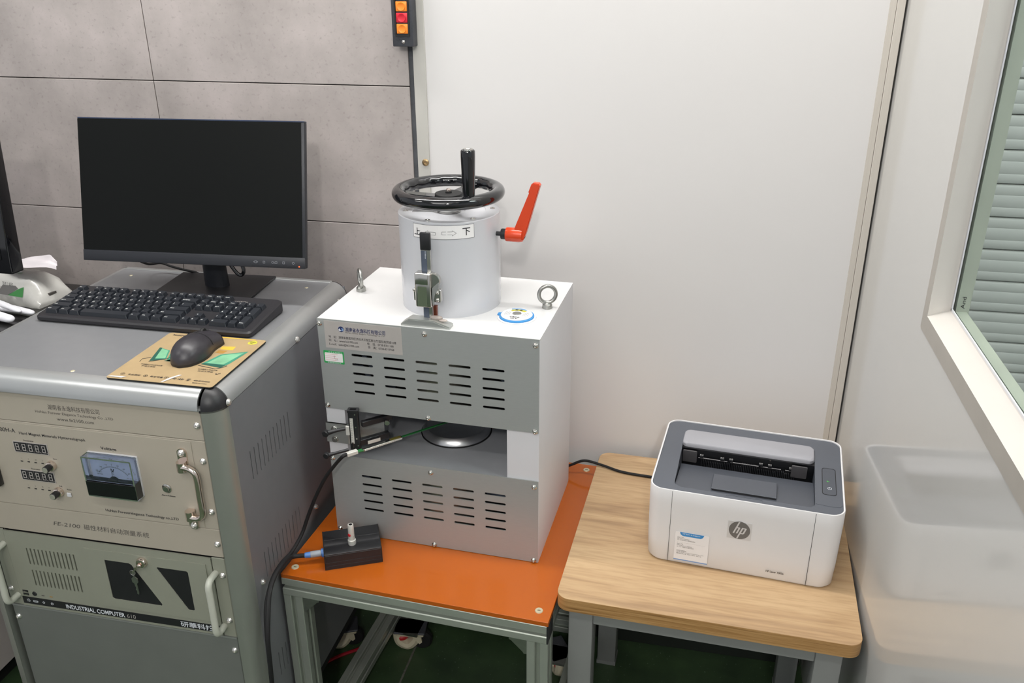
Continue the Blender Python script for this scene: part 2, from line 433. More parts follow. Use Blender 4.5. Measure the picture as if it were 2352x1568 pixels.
def struct(g, name, m, fr=W, base=(0, 0, 0)):
    me = g.mesh(name, m, Vector(base)); o = bpy.data.objects.new(name, me); COL.objects.link(o)
    o.location = fr.world(base); o.rotation_euler = (0, 0, fr.a); o['kind'] = 'structure'; OWN[o.name] = (fr, Vector(base))
    return o

def text_geo(g, body, at, m, h=None, w_=None, face='front', align='L', bold=0.0, shear=0.0, yaw=0.0, sx=1.0):
    """adds flat lettering to g. h: cap height, w_: total width (overrides sx)"""
    n0 = len(g.bm.faces)
    cu = bpy.data.curves.new('t', 'FONT'); cu.body = body; cu.size = 1; cu.offset = bold; cu.shear = shear; cu.resolution_u = 3
    o = bpy.data.objects.new('t', cu); COL.objects.link(o)
    dg = bpy.context.evaluated_depsgraph_get()
    me = bpy.data.meshes.new_from_object(o.evaluated_get(dg))
    if me.vertices:
        xs = [v.co.x for v in me.vertices]
        wd = max(xs) - min(xs); x0 = min(xs)
        sy = (h or 0.01) / 0.72
        fx = (w_ / wd) if w_ else sy * sx
        if h is None: sy = fx
        off = {'L': 0, 'C': -wd * fx / 2, 'R': -wd * fx}[align]
        X = Matrix.Translation(Vector(at)) @ Matrix.Rotation(yaw, 4, 'Z') @ (AX['y'] if face == 'front' else (Matrix(((0, 0, 1, 0), (1, 0, 0, 0), (0, 1, 0, 0), (0, 0, 0, 1))) if face == 'right' else Matrix.Identity(4)))
        vs = [g._v(X @ Vector(((v.co.x - x0) * fx + off, v.co.y * sy, 0))) for v in me.vertices]
        for p in me.polygons:
            try: g.bm.faces.new([vs[i] for i in p.vertices])
            except ValueError: pass
    bpy.data.meshes.remove(me); bpy.data.objects.remove(o); bpy.data.curves.remove(cu)
    g._fin(n0, m)
    return g

def dome_screw(name, r=0.0045, m=None):
    g = G(); g.lathe([(0, 0), (r * 1.15, 0), (r * 1.15, r * 0.2), (r, r * 0.35), (r * 0.8, r * 0.75), (r * 0.5, r * 0.92), (r * 0.42, r * 0.92), (r * 0.38, r * 0.5), (0, r * 0.5)], (0, 0, 0), 'y', 12)
    return g.mesh(name, m or M['steel'])
SCREW = dome_screw('pan_head_screw', 0.0046)
SCREW_R = dome_screw('rack_screw', 0.0056, mat('screw_steel', (226, 224, 220), 0.22, 0.85))
SCREW_S = dome_screw('small_screw', 0.0032)
def flat_screw():
    g = G(); g.lathe([(0, 0.0008), (0.0025, 0.0008), (0.0028, 0.0002), (0.003, 0.0012), (0.0068, 0.0014), (0.0075, 0.0)], (0, 0, 0), 'z', 20)
    g.box((-0.0035, -0.0006, 0.0006), (0.0035, 0.0006, 0.0011), M['black_matte'])
    return g.mesh('flat_head_screw', M['pale_zinc'])
M['pale_zinc'] = mat('pale_zinc', (206, 198, 170), 0.35, 0.4)
FLAT = flat_screw()
def tiny_flat():
    g = G(); g.lathe([(0, 0.0010), (0.0030, 0.0008), (0.0040, 0.0)], (0, 0, 0), 'z', 16); return g.mesh('countersunk_screw', M['pale_zinc'])
TINY = tiny_flat()

def tslot(cx, cy, w_, slot=0.008, dep=0.009):
    h = w_ / 2; s_ = slot / 2; q = []
    base = [(h - 0.001, -h), (h, -h + 0.001), (h, -s_ - 0.0016), (h - 0.0018, -s_), (h - dep, -s_), (h - dep, s_), (h - 0.0018, s_), (h, s_ + 0.0016)]
    for k in range(4):
        a = k * PI / 2
        for x, y in base: q.append((cx + x * math.cos(a) - y * math.sin(a), cy + x * math.sin(a) + y * math.cos(a)))
    return q

# ================================================================= the room
XW = 0.3405; YW = 1.80
g = G(); g.box((-2.6, -2.6, -Z0 - 0.05), (2.6, 3.0, -Z0)); struct(g, 'floor', M['floor'])
g = G(); g.box((-0.619, 0.4, -Z0), (-0.614, 1.798, -Z0 + 0.0012)); fl = struct(g, 'trim_1', mat('floor_joint_filler', (96, 96, 88), 0.7, var=0.5, scale=60))
g = G(); g.box((-2.6, -2.6, 1.12), (2.6, 3.0, 1.17)); struct(g, 'ceiling', mat('ceiling_paint', (226, 226, 224), 0.8))
# back wall: backing, with cement tiles and a white laminate panel on it
g = G(); g.box((-2.6, YW + 0.012, -Z0), (XW + 0.06, YW + 0.10, 1.12)); wb = struct(g, 'wall_back', M['dark_gap'])
zs = [-Z0, -1.4388, -1.1388, -0.8400, -0.5400, -0.2388, 0.0610, 0.3610, 0.6610, 0.9610, 1.12]
xs = [-2.6, -2.4011, -1.8011, -1.2011, -0.6065]
k = 0
for i in range(len(xs) - 1):
    for j in range(len(zs) - 1):
        g = G(); q = 0.0011; d = 0.0003 * ((i * 3 + j * 5) % 4)
        g.box((xs[i] + q, YW + d, zs[j] + q), (xs[i + 1] - (q if i < len(xs) - 2 else 0), YW + 0.012, zs[j + 1] - q), None, 0.0006, 1)
        g.part('wall_tile', M['tile'], wb)
g = G(); g.box((-0.6063, YW + 0.004, -Z0), (-0.5942, YW + 0.012, 1.12)); g.part('gap_filler', M['gap_grey'], wb, 'dark grey strip between tiles and trim')
g = G(); g.box((-0.568, YW - 0.002, -Z0), (0.3109, YW + 0.012, 1.12)); g.part('wall_panel', M['white_wall'], wb, 'large white laminate wall panel')
g = G(); g.box((-0.594, YW - 0.006, -Z0), (-0.568, YW + 0.012, 1.12), None, 0.0008, 1); g.part('panel_trim', M['trim_grey'], wb, 'grey vertical edge strip of the white panel')
g = G(); g.lathe([(0.0075, 0), (0.0075, 0.0015), (0.005, 0.003), (0.003, 0.003), (0.002, 0.0015), (0, 0.0015)], (-0.5765, YW - 0.006, -0.3945), 'y', 20); g.part('screw', mat('brass_screw', (176, 150, 112), 0.35, 0.9), wb, 'brass screw in the grey strip')
g = G(); g.box((0.3109, YW - 0.006, -Z0), (0.3219, YW + 0.012, 1.12)); g.box((0.3225, YW - 0.009, -Z0), (0.3368, YW + 0.012, 1.12), None, 0.0008, 1); struct(g, 'trim_2', M['trim'])
g = G(); g.box((-0.594, YW - 0.012, -Z0), (0.3360, YW - 0.0025, -1.49), None, 0.001, 1); struct(g, 'wall_foot_shade', mat('shade_green_black', (30, 36, 30), 0.6))  # dark green-black strip standing in for the shade at the wall foot
# right partition wall with the window opening
g = G(); th = 0.05
g.box((XW, 1.31, -Z0), (XW + th, YW + 0.012, 1.12)); g.box((XW, -2.6, -Z0), (XW + th, 1.31, -0.5045)); g.box((XW, -2.6, 0.85), (XW + th, 1.31, 1.12)); g.box((XW, -2.6, -0.5045), (XW + th, -0.5, 0.85))
struct(g, 'wall_right', M['right_wall'])
# window frame: flat face band, splayed reveal, bead, glass
wn = G(); wn.box((XW + 0.02, 0.4, -0.46), (XW + 0.021, 0.401, -0.459)); 
yo, zo = 1.308, -0.5045; yi, zi = 1.2817, -0.476; yd, zd = 1.283, -0.4653; ye, zt = -0.5, 0.85
g = G()
def ring(x0, a, x1, b, m):
    # vertical member then bottom member, between offsets a=(y,z) at x0 and b at x1
    g.surf([[(x0, a[0], zt), (x0, a[0], a[1])], [(x1, b[0], zt), (x1, b[0], b[1])]], m)
    g.surf([[(x0, a[0], a[1]), (x0, ye, a[1])], [(x1, b[0], b[1]), (x1, ye, b[1])]], m)
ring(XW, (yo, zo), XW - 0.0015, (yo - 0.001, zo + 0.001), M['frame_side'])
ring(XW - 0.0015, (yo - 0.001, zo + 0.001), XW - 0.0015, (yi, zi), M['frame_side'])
ring(XW - 0.0015, (yi, zi), 0.368, (yd, zd), M['frame_white'])
ring(0.368, (yd, zd), 0.3685, (yd - 0.001, zd + 0.001), M['frame_white'])
win = struct(g, 'window_1', M['frame_white']); wn.bm.free()
g = G(); g.box((0.3686, ye, zd - 0.006), (0.3705, yd + 0.002, zd + 0.004)); g.box((0.3686, yd - 0.004, zd), (0.3705, yd + 0.004, zt)); g.part('glazing_bead', M['white_satin'], win)
g = G(); g.box((0.3715, ye, zd - 0.004), (0.3755, 1.285, zt)); pane = g.part('pane', None, win)
gm = bpy.data.materials.new('window_glass'); gm.use_nodes = True
nt = gm.node_tree; b = nt.nodes['Principled BSDF']; b.inputs['Base Color'].default_value = (0.93, 0.98, 0.96, 1); b.inputs['Roughness'].default_value = 0.02
b.inputs['Transmission Weight'].default_value = 1; b.inputs['IOR'].default_value = 1.03; pane.data.materials.append(gm)
g = G(); g.box((0.377, 1.2835, -0.52), (0.3945, 1.32, zt)); g.box((0.377, ye, -0.52), (0.392, 1.32, -0.4665)); jb = g.part('outer_jamb', M['jamb'], win, 'greenish outer jamb behind the glass')
g = G(); text_geo(g, 'And', (0.3860, 1.2830, -0.4615), M['ink'], h=0.007, w_=0.018, face='front', yaw=0)
for v in g.bm.verts:
    x, z = v.co.x - 0.3860, v.co.z + 0.4615
    v.co.x = 0.3875 - z * 0.8; v.co.z = -0.4615 + x
g.part('lettering', M['ink'], win, 'small black mark on the jamb')
# roller shutter in the space beyond the window
sh = thing('roller_shutter', 'pale green-grey slatted roller shutter seen through the window', 'shutter', W, (0.4, 2.2, -Z0))
slat_me = None; z = -Z0 + 0.0315; pitch = 0.0785; off = (-0.7925 + Z0) % pitch; z = -Z0 + off - pitch; i = 0
prof = [(2.2, 0.0775), (2.1985, 0.0765), (2.1945, 0.0750), (2.193, 0.0720), (2.193, 0.055), (2.194, 0.053), (2.193, 0.051), (2.193, 0.026), (2.194, 0.024), (2.193, 0.022), (2.193, 0.006), (2.195, 0.0025), (2.2, 0.001), (2.206, 0.0), (2.206, 0.0775)]
while z < 1.1:
    if slat_me is None:
        g = G(); g.prism([(y - 2.2, h) for y, h in prof], 0.0, 1.25, 'x'); slat_me = g.mesh('slat', M['slat'])
    if z > -1.30: inst(slat_me, 'slat', sh, (0.41, 2.2, z))
    z += pitch; i += 1
g = G(); g.box((0.40, 2.208, -Z0), (1.7, 2.215, 1.12)); g.part('backing', M['dark_gap'], sh)
# push button station on the back wall
t = thing('push_button_box', 'dark grey switch box with orange, red and orange buttons on the wall', 'switch box', W, (-0.605, YW, -0.16))
g = G(); g.box((-0.6262, 1.768, -0.157), (-0.5826, YW - 0.0005, 0.02), None, 0.0015, 2); g.part('casing', M['box_dark'], t)
g = G(); g.plate(rr(-0.6192, -0.5888, -0.1375, -0.0715 + 0.006, 0.002), [rr(-0.6164, -0.5916, -0.1345, -0.0685, 0.001)], 1.7655, 1.768, 'y'); g.part('surround', M['black_matte'], t)
for zc, mm, lb in ((-0.0812, 'orange_btn', 'orange button, upper'), (-0.1022, 'red_btn', 'red button in the middle'), (-0.1230, 'orange_btn', 'orange button, lower')):
    g = G(); g.box((-0.6157, 1.7655, zc - 0.0092), (-0.5923, 1.768, zc + 0.0092), None, 0.001, 2)
    g.lathe([(0.0085, 0), (0.0078, 0.0012), (0.005, 0.0004), (0, 0.0)], (-0.604, 1.7654, zc), 'y', 24)
    g.part('button', M[mm], t, lb)
for zz in (-0.0520, -0.1478): inst(SCREW_S, 'screw', t, (-0.604, 1.768, zz))

# ================================================================= instrument rack
U0, U1 = -1.293, -0.730; NF, NB = 1.133, 1.690; ZT, RB = -0.640, 0.032; ZB = -1.435
PN = 1.143                    # plane of the front panels
rack = thing('instrument_rack', 'grey metal instrument rack on casters with rounded aluminium edges, under the monitor', 'rack', FC, (-1.0115, 1.40, -Z0))
g = G(); g.box((U0 + RB, NF + RB, ZT - 0.002), (U1 - RB, NB - 0.012, ZT)); g.part('top_panel', M['rack_grey'], rack)
def quarter(r, k=8): return [(r * math.sin(PI / 2 * i / k), r * math.cos(PI / 2 * i / k)) for i in range(k + 1)]
q = quarter(RB)
g = G(); o = [(NF + RB - a, ZT - RB + b) for a, b in q]; inn = [(NF + RB - a * 0.9, ZT - RB + b * 0.9) for a, b in q][::-1]
g.prism(o + inn, U0 + RB + 0.006, U1 - RB - 0.006, 'x'); g.box((U0 + RB, NF + 0.002, ZT - RB - 0.0015), (U1 - RB, PN + 0.004, ZT - RB + 0.003)); g.part('edge_rail', M['rack_rail'], rack, 'rounded front aluminium edge')
for sgn, uu in ((1, U1), (-1, U0)):
    g = G(); o = [(uu - sgn * RB + sgn * a, ZT - RB + b) for a, b in q]; inn = [(uu - sgn * RB + sgn * a * 0.9, ZT - RB + b * 0.9) for a, b in q][::-1]
    g.prism(o + inn, NF + RB + 0.004, NB - 0.003, 'y'); g.part('edge_rail', M['rack_rail'], rack)
    # vertical corner post, quarter round
    g = G(); o = [(uu - sgn * RB + sgn * a, NF + RB - b) for a, b in q]
    g.prism(o + [(uu - sgn * (RB + 0.002), NF), (uu - sgn * (RB + 0.002), PN + 0.003), (uu - sgn * RB, PN + 0.003), (uu - sgn * RB, NF + RB)][::1] if False else o[::-1] + [(uu - sgn * RB, NF + RB), (uu - sgn * (RB + 0.0010), NF + RB), (uu - sgn * (RB + 0.0010), NF)][::-1][::-1], ZB - 0.01, ZT - RB + 0.001, 'z'); g.part('corner_post', M['post'], rack)
    g = G()
    rows = []
    for i in range(9):
        phi = PI / 2 * i / 8; rows.append([(uu - sgn * RB + sgn * RB * 1.01 * math.cos(phi) * math.sin(th_), NF + RB - RB * 1.01 * math.cos(phi) * math.cos(th_), ZT - RB + RB * 1.01 * math.sin(phi)) for th_ in [PI / 2 * j / 8 for j in range(9)]])
    g.surf(rows)
    g.prism([(uu - sgn * (RB + 0.0035), NF), (uu - sgn * RB, NF)] + [(uu - sgn * RB + sgn * RB * math.sin(PI / 2 * j / 8), NF + RB - RB * math.cos(PI / 2 * j / 8)) for j in range(1, 9)] + [(uu, NF + RB + 0.004), (uu - sgn * RB, NF + RB + 0.004), (uu - sgn * (RB + 0.0035), NF + RB)], ZT - RB - 0.003, ZT - RB + 0.0005, 'z')
    g.part('corner_cap', M['black_plastic'], rack, 'black plastic corner cap')
    g = G(); g.prism([(uu - sgn * RB + sgn * a, ZT - RB + b) for a, b in q] + [(uu - sgn * RB, ZT - RB)], NB - 0.003, NB, 'y'); g.part('rear_cap', M['black_plastic'], rack)
g = G(); g.box((U0 + RB, NB - 0.012, ZT - 0.01), (U1 - RB, NB, ZT + 0.0015), None, 0.001, 1); g.part('rear_rail', M['rack_rail'], rack)
g = G(); g.box((U0 + 0.004, NB - 0.002, ZB), (U1 - 0.004, NB, ZT - 0.01)); g.part('rear_panel', M['rack_side'], rack)
def vslot(c, z0, z1, w_=0.0022): return rr(c - w_ / 2, c + w_ / 2, z0, z1, w_ / 2 - 0.0001, 3)
for sgn, uu in ((1, U1), (-1, U0)):
    holes = []
    for zc in (-0.815, -1.03, -1.27):
        for i in range(11):
            nn = 1.21 + i * 0.0150
            holes.append(vslot(nn, zc - 0.0285, zc + 0.0285))
    g = G(); g.plate([(NF + RB, ZB), (NB, ZB), (NB, ZT - RB - 0.0015), (NF + RB, ZT - RB - 0.0015)], holes, uu - sgn * 0.0015, uu, 'x'); sp = g.part('side_panel', M['rack_side'], rack)
    if sgn > 0:
        g = G()
        for zc in (-0.815, -1.03, -1.27):
            for i in range(11):
                nn = 1.21 + i * 0.0150
                g.box((uu - 0.006, nn - 0.004, zc - 0.03), (uu - 0.002, nn + 0.006, zc + 0.03))
        g.part('louvre_lining', M['black_matte'], rack)
        for nn, zz in ((1.432, -0.667), (1.432, -1.05), (1.165, -0.667), (1.19, -1.055), (1.64, -0.667), (1.66, -1.39), (1.20, -1.39)):
            inst(SCREW_R, 'screw', rack, (uu, nn, zz), (0, 0, PI / 2))
for uu, nn in ((-0.8052, 1.3515), (-0.90, 1.172), (-1.02, 1.172), (-1.22, 1.64), (-0.80, 1.64), (-1.23, 1.20)):
    inst(TINY, 'screw', rack, (uu, nn, ZT))
# base frame and casters
g = G(); g.box((U0 + 0.01, NF + 0.02, ZB - 0.035), (U1 - 0.008, NB - 0.01, ZB), None, 0.002, 1); g.part('base_frame', M['black_matte'], rack)
def caster(parent, c, yaw, zt_):
    X = Matrix.Translation(Vector((c[0], c[1], -Z0))) @ Matrix.Rotation(yaw, 4, 'Z')
    g = G(); g.X = X
    ht = zt_ + Z0
    g.tube(smooth([(-0.034, 0, 0.052), (-0.030, 0, 0.022), (-0.008, 0, 0.010), (0.010, 0.0, 0.024), (0.020, 0.0, 0.048)], 6), [0.014] * 25, 10, flat=1.4)
    g.box((-0.036, -0.022, 0.046), (0.036, 0.022, 0.058), None, 0.004, 2)
    for s_ in (-1, 1): g.prism([(0.002, 0.050), (0.028, 0.050), (0.031, 0.030), (0.024, 0.024)], s_ * 0.017 - 0.003, s_ * 0.017 + 0.003, 'y')
    bd = g.part('caster_body', M['cream'], parent)
    g = G(); g.X = X; g.lathe([(0.0, -0.011), (0.022, -0.011), (0.026, -0.006), (0.026, 0.006), (0.022, 0.011), (0.0, 0.011)], (0.028, 0, 0.026), 'y', 24); g.part('caster_wheel', M['rubber'], parent)
    g = G(); g.X = X; g.lathe([(0, 0), (0.017, 0), (0.018, 0.008), (0.014, 0.014), (0, 0.014)], (-0.024, 0, 0.030), 'z', 18); g.part('levelling_dial', M['red'], parent, 'red levelling dial of the caster')
    g = G(); g.X = X; g.box((-0.04, -0.028, 0.058), (0.04, 0.028, 0.064), None, 0.002, 1); g.cyl((0, 0, 0.064), 0.009, ht - 0.064); g.part('caster_plate', M['box_dark'], parent)
for cx, cy in ((-0.795, 1.63), (-0.80, 1.20), (-1.23, 1.63), (-1.23, 1.20)): caster(rack, (cx, cy), 0.4, ZB - 0.035)
# blank panels of the rack
def panel(name, z0, z1, m, parent, u0=-1.2525, u1=-0.7705):
    g = G(); g.box((u0, PN, z0), (u1, PN + 0.003, z1), None, 0.0008, 1); return g.part(name, m, parent)
panel('blank_panel', -0.7335, -0.6730, M['beige'], rack); panel('blank_panel', -0.9715, -0.9125, M['beige'], rack)
panel('blank_panel', -1.42, -1.1560, M['blank'], rack).__setitem__('label', 'grey lower blank panel')
g = G(); g.box((-1.252, PN - 0.001, -1.156), (-0.7705, PN + 0.006, -1.1525)); g.part('panel_lip', M['alu'], rack)
for uu, zz in ((-0.7793, -0.7046), (-0.7783, -0.9427), (-0.7791, -1.1835), (-1.2440, -0.7046), (-1.2440, -0.9427), (-1.2445, -1.183)): inst(SCREW_R, 'screw', rack, (uu, PN, zz))
PT = PN - 0.0003
g = G()
text_geo(g, '湖南省永逸科技有限公司', (-1.0611, PT, -0.7025), M['ink_grey'], h=0.0078, w_=0.100)
text_geo(g, 'HuNan Forever Elegance Technology Co .,LTD', (-1.0880, PT, -0.7118), M['ink_grey'], h=0.0050, w_=0.151)
text_geo(g, 'www.fe2100.com', (-1.0481, PT, -0.7235), M['ink_grey'], h=0.0062, w_=0.072)
g.part('lettering', M['ink_grey'], rack)
g = G(); text_geo(g, 'FE-2100', (-1.1094, PT, -0.9485), M['ink_grey'], h=0.0085, w_=0.056, shear=0.2); text_geo(g, '磁性材料自动测量系统', (-1.046, PT, -0.9485), M['ink_grey'], h=0.0090, w_=0.133, shear=0.1)
g.part('lettering', M['ink_grey'], rack)

# ---- measuring instrument, 4U unit in the rack
mi = thing('measuring_instrument', 'beige rack instrument with voltage meter, two digital displays and bright folding handle', 'instrument', FC, (-1.0115, 1.143, -0.912))
g = G(); g.box((-1.2525, PN, -0.9120), (-0.7705, PN + 0.003, -0.7345), None, 0.0008, 1); g.box((-1.23, PN + 0.003, -0.905), (-0.79, 1.50, -0.745)); g.part('front_panel', M['beige'], mi)
g = G(); g.box((-1.2265, PN - 0.0012, -0.9105), (-0.7965, PN, -0.7375), None, 0.0005, 1); g.part('face_plate', M['beige'], mi)
PF = PN - 0.0014
for uu in (-0.7792, -1.2438):
    for zz in (-0.7733, -0.8749): inst(SCREW_R, 'screw', mi, (uu, PN, zz))
g = G()
text_geo(g, 'FE-2100H-A', (-1.1955, PF, -0.7570), M['ink'], h=0.0082, w_=0.0565, bold=0.01)
text_geo(g, 'Hard Magnet Materials Hysteresisgraph', (-1.1317, PF, -0.7592), M['ink'], h=0.0054, w_=0.131, bold=0.012)
text_geo(g, 'Voltage', (-0.9732, PF, -0.7715), M['ink'], h=0.0056, w_=0.031, bold=0.02)
text_geo(g, 'HuNan Foreverelegance Technology co.,LTD', (-0.9907, PF, -0.9012), M['ink'], h=0.0052, w_=0.145, bold=0.015)
text_geo(g, 'Alarm-Release', (-0.8707, PF, -0.8525), M['ink'], h=0.0032, w_=0.027, bold=0.02)
text_geo(g, 'Gaussmeter', (-1.1270, PF, -0.7725), M['ink'], h=0.0030, w_=0.021, bold=0.01)
text_geo(g, 'Fluxmeter', (-1.1255, PF, -0.8305), M['ink'], h=0.0030, w_=0.018, bold=0.01)
text_geo(g, 'Zero', (-1.0750, PF, -0.8040), M['ink'], h=0.0028, w_=0.008, bold=0.01); text_geo(g, 'Adj', (-1.0760, PF, -0.8605), M['ink'], h=0.0028, w_=0.006, bold=0.02)
text_geo(g, 'Reset', (-1.0610, PF, -0.8660), M['ink'], h=0.0028, w_=0.009, bold=0.01)
g.part('lettering', M['ink'], mi)
def seg7(g, u, z, w_, h, m, y):
    t_ = w_ * 0.17; zm = z + h / 2
    for (a, b, c, d) in ((u, z, u + w_, z + t_), (u, zm - t_ / 2, u + w_, zm + t_ / 2), (u, z + h - t_, u + w_, z + h), (u, z + t_, u + t_, zm - t_ / 3), (u, zm + t_ / 3, u + t_, z + h - t_), (u + w_ - t_, z + t_, u + w_, zm - t_ / 3), (u + w_ - t_, zm + t_ / 3, u + w_, z + h - t_)):
        g.box((a, y - 0.0004, b), (c, y, d), m)
for (u0, z0, u1, z1) in ((-1.1480, -0.7950, -1.0815, -0.7757), (-1.1480, -0.8528, -1.0815, -0.8335)):
    g = G(); g.box((u0 - 0.0015, PF - 0.0006, z0 - 0.0015), (u1 + 0.0015, PF + 0.001, z1 + 0.0015)); dd = g.part('digital_display', M['label'], mi)
    g = G(); dw = (u1 - u0) / 5
    for i in range(5): g.box((u0 + i * dw + 0.0003, PF - 0.0010, z0), (u0 + (i + 1) * dw - 0.0003, PF - 0.0004, z1))
    g.part('display_window', M['black_plastic'], dd)
    g = G()
    for i in range(5): seg7(g, u0 + i * dw + 0.0030, z0 + 0.0030, dw * 0.52, 0.0136, M['label'], PF - 0.0010)
    for i in range(5): g.box((u0 + i * dw + dw * 0.86, PF - 0.0014, z0 + 0.0024), (u0 + i * dw + dw * 0.94, PF - 0.001, z0 + 0.0036))
    g.part('digit_segments', M['label'], dd)
g = G()
for zz in (-0.8150, -0.8714):
    for i in range(4): g.box((-1.1430 + i * 0.0141, PF - 0.0006, zz - 0.0008), (-1.1385 + i * 0.0141, PF, zz + 0.0008))
g.part('indicator_slots', M['black_plastic'], mi)
g = G()
for zz in (-0.8105, -0.8668):
    for i, s_ in enumerate(('1', '2', '20', '5')): text_geo(g, s_, (-1.1412 + i * 0.0141, PF, zz), M['ink_grey'], h=0.0024)
g.part('scale_figures', M['ink_grey'], mi)
for uk, zk in ((-1.0795, -0.8160), (-1.0777, -0.8709)):
    g = G(); g.lathe([(0.0095, 0), (0.0095, 0.003), (0.0082, 0.0075), (0.0062, 0.008)], (uk, PF, zk), 'y', 28); kb_ = g.part('knob', M['chrome'], mi, 'chrome based black knob')
    g = G(); g.lathe([(0.0064, 0.0075)] + [(0.0064, 0.0185), (0.0056, 0.0195)], (uk, PF, zk), 'y', 24); g.part('knob_grip', M['black_plastic'], kb_)
    g = G(); g.lathe([(0.0057, 0.0194), (0.0050, 0.0199), (0, 0.0199)], (uk, PF, zk), 'y', 24); g.part('knob_cap', M['chassis'], kb_)
g = G(); g.box((-1.0620, PF - 0.003, -0.8785), (-1.0535, PF, -0.8705), None, 0.0008, 1); g.part('reset_button', M['white_satin'], mi)
g = G(); g.lathe([(0.0088, 0), (0.0088, 0.0015), (0.0068, 0.0028), (0.0060, 0.0018), (0.0052, 0.0045), (0, 0.0048)], (-0.8573, PF, -0.8358), 'y', 28); g.part('alarm_button', M['steel'], mi)
g = G(); g.box((-1.2300, PF - 0.010, -0.8700), (-1.1915, PF, -0.8300), None, 0.0015, 2); sw = g.part('power_switch', M['black_gloss'], mi)
g = G(); g.box((-1.2240, PF - 0.0125, -0.8650), (-1.1960, PF - 0.009, -0.8485), None, 0.0012, 2); g.part('rocker', M['glass_dark'], sw, 'amber lower half of the rocker switch')
# meter
MTX = Matrix.Translation(Vector((-0.9520, 0, -0.8172))) @ Matrix.Diagonal((0.925, 1, 0.976, 1)) @ Matrix.Translation(Vector((0.94375, 0, 0.81025)))
g = G(); g.X = MTX; g.plate(rr(-0.9960, -0.8915, -0.8515, -0.7690, 0.002, 3), [], PF - 0.004, PF, 'y'); mt = g.part('voltage_meter', M['white_satin'], mi)
g = G(); g.X = MTX; g.box((-0.9885, PF - 0.0068, -0.8235), (-0.8985, PF - 0.0042, -0.7755)); g.part('dial_plate', M['dial'], mt)
g = G(); g.X = MTX; g.prism([(PF - 0.0040, -0.8505), (PF - 0.0210, -0.8480), (PF - 0.0210, -0.8195), (PF - 0.0165, -0.8165), (PF - 0.0040, -0.8165)], -0.9950, -0.8925, 'x'); g.part('meter_base_cover', M['black_gloss'], mt)
g = G(); g.X = MTX; g.lathe([(0.0115, 0), (0.0115, 0.0065), (0.0095, 0.0075), (0, 0.0075)], (-0.9438, PF - 0.0070, -0.8235), 'y', 24); g.part('meter_movement', M['black_plastic'], mt)
g = G(); g.X = MTX; cz, cu_ = -0.8330, -0.9438
def arc(r0, r1, a, b, k=28):
    return [[(cu_ + r * math.sin(a + (b - a) * i / k), PF - 0.0071, cz + r * math.cos(a + (b - a) * i / k)) for i in range(k + 1)] for r in (r0, r1)]
g.surf(arc(0.0395, 0.0400, -0.85, 0.85))
for i in range(31):
    a = -0.85 + 1.7 * i / 30; ln = 0.0035 if i % 5 == 0 else 0.002; hw = 0.00022
    g.surf([[(cu_ + r * math.sin(a) - hw * math.cos(a), PF - 0.0071, cz + r * math.cos(a) + hw * math.sin(a)), (cu_ + r * math.sin(a) + hw * math.cos(a), PF - 0.0071, cz + r * math.cos(a) - hw * math.sin(a))] for r in (0.0400, 0.0400 + ln)])
for i, s_ in enumerate(('-300', '-200', '-100', '0', '100', '200', '300')):
    a = -0.85 + 1.7 * i / 6; text_geo(g, s_, (cu_ + 0.0455 * math.sin(a), PF - 0.0071, cz + 0.0455 * math.cos(a) - 0.001), M['ink'], h=0.0024, align='C')
text_geo(g, 'V', (cu_, PF - 0.0071, -0.8040), M['ink'], h=0.0078, align='C', bold=0.02); text_geo(g, 'DC', (cu_, PF - 0.0071, -0.8083), M['ink'], h=0.0022, align='C')
text_geo(g, '2.5  85C1', (-0.9790, PF - 0.0071, -0.8065), M['ink'], h=0.0022); text_geo(g, 'GB/T7676', (-0.9785, PF - 0.0071, -0.8110), M['ink'], h=0.0022); text_geo(g, '-300 - 300', (-0.9170, PF - 0.0071, -0.8140), M['ink_grey'], h=0.0018)
g.part('dial_markings', M['ink'], mt)
g = G(); g.X = MTX; g.tube([(cu_, PF - 0.0095, -0.820), (cu_ - 0.0015, PF - 0.0095, -0.7945)], 0.0003, 6); g.part('needle', M['ink'], mt)
g = G(); g.X = MTX
g.plate(rr(-0.9958, -0.8917, -0.8508, -0.7692, 0.002, 3), [rr(-0.9930, -0.8945, -0.8480, -0.7720, 0.0015, 3)], PF - 0.0205, PF - 0.0042, 'y')
g.box((-0.9930, PF - 0.0205, -0.8165), (-0.8945, PF - 0.0190, -0.7720))
g.part('clear_cover', M['clear'], mt, 'clear plastic cover of the meter')
# folding handle
ub = -0.8150
for zz, sg in ((-0.7625, 1), (-0.9010, -1)):
    g = G(); zc = zz; g.prism(rr(ub - 0.0085, ub + 0.0085, min(zc + sg * 0.012, zc - sg * 0.022), max(zc + sg * 0.012, zc - sg * 0.022), 0.0083), PF - 0.0035, PF, 'y')
    hb = g.part('handle_bracket', M['chrome'], mi)
    g = G(); zz2 = zz - sg * 0.0200
    g.lathe([(0.0, -0.009), (0.0085, -0.009), (0.0085, 0.009), (0, 0.009)], (ub - 0.001, PF - 0.0070, zz2), 'z', 20); g.part('hinge_barrel', M['chrome'], hb)
    inst(SCREW_R, 'screw', mi, (ub, PF - 0.0035, zz + sg * 0.004))
g = G(); g.tube(smooth([(ub - 0.004, PF - 0.009, -0.7825), (ub + 0.012, PF - 0.011, -0.7825), (ub + 0.022, PF - 0.012, -0.7870), (ub + 0.0265, PF - 0.012, -0.798), (ub + 0.0265, PF - 0.012, -0.835), (ub + 0.0265, PF - 0.012, -0.868), (ub + 0.022, PF - 0.012, -0.8790), (ub + 0.012, PF - 0.011, -0.8835), (ub - 0.004, PF - 0.009, -0.8835)], 8), 0.0055, 16)
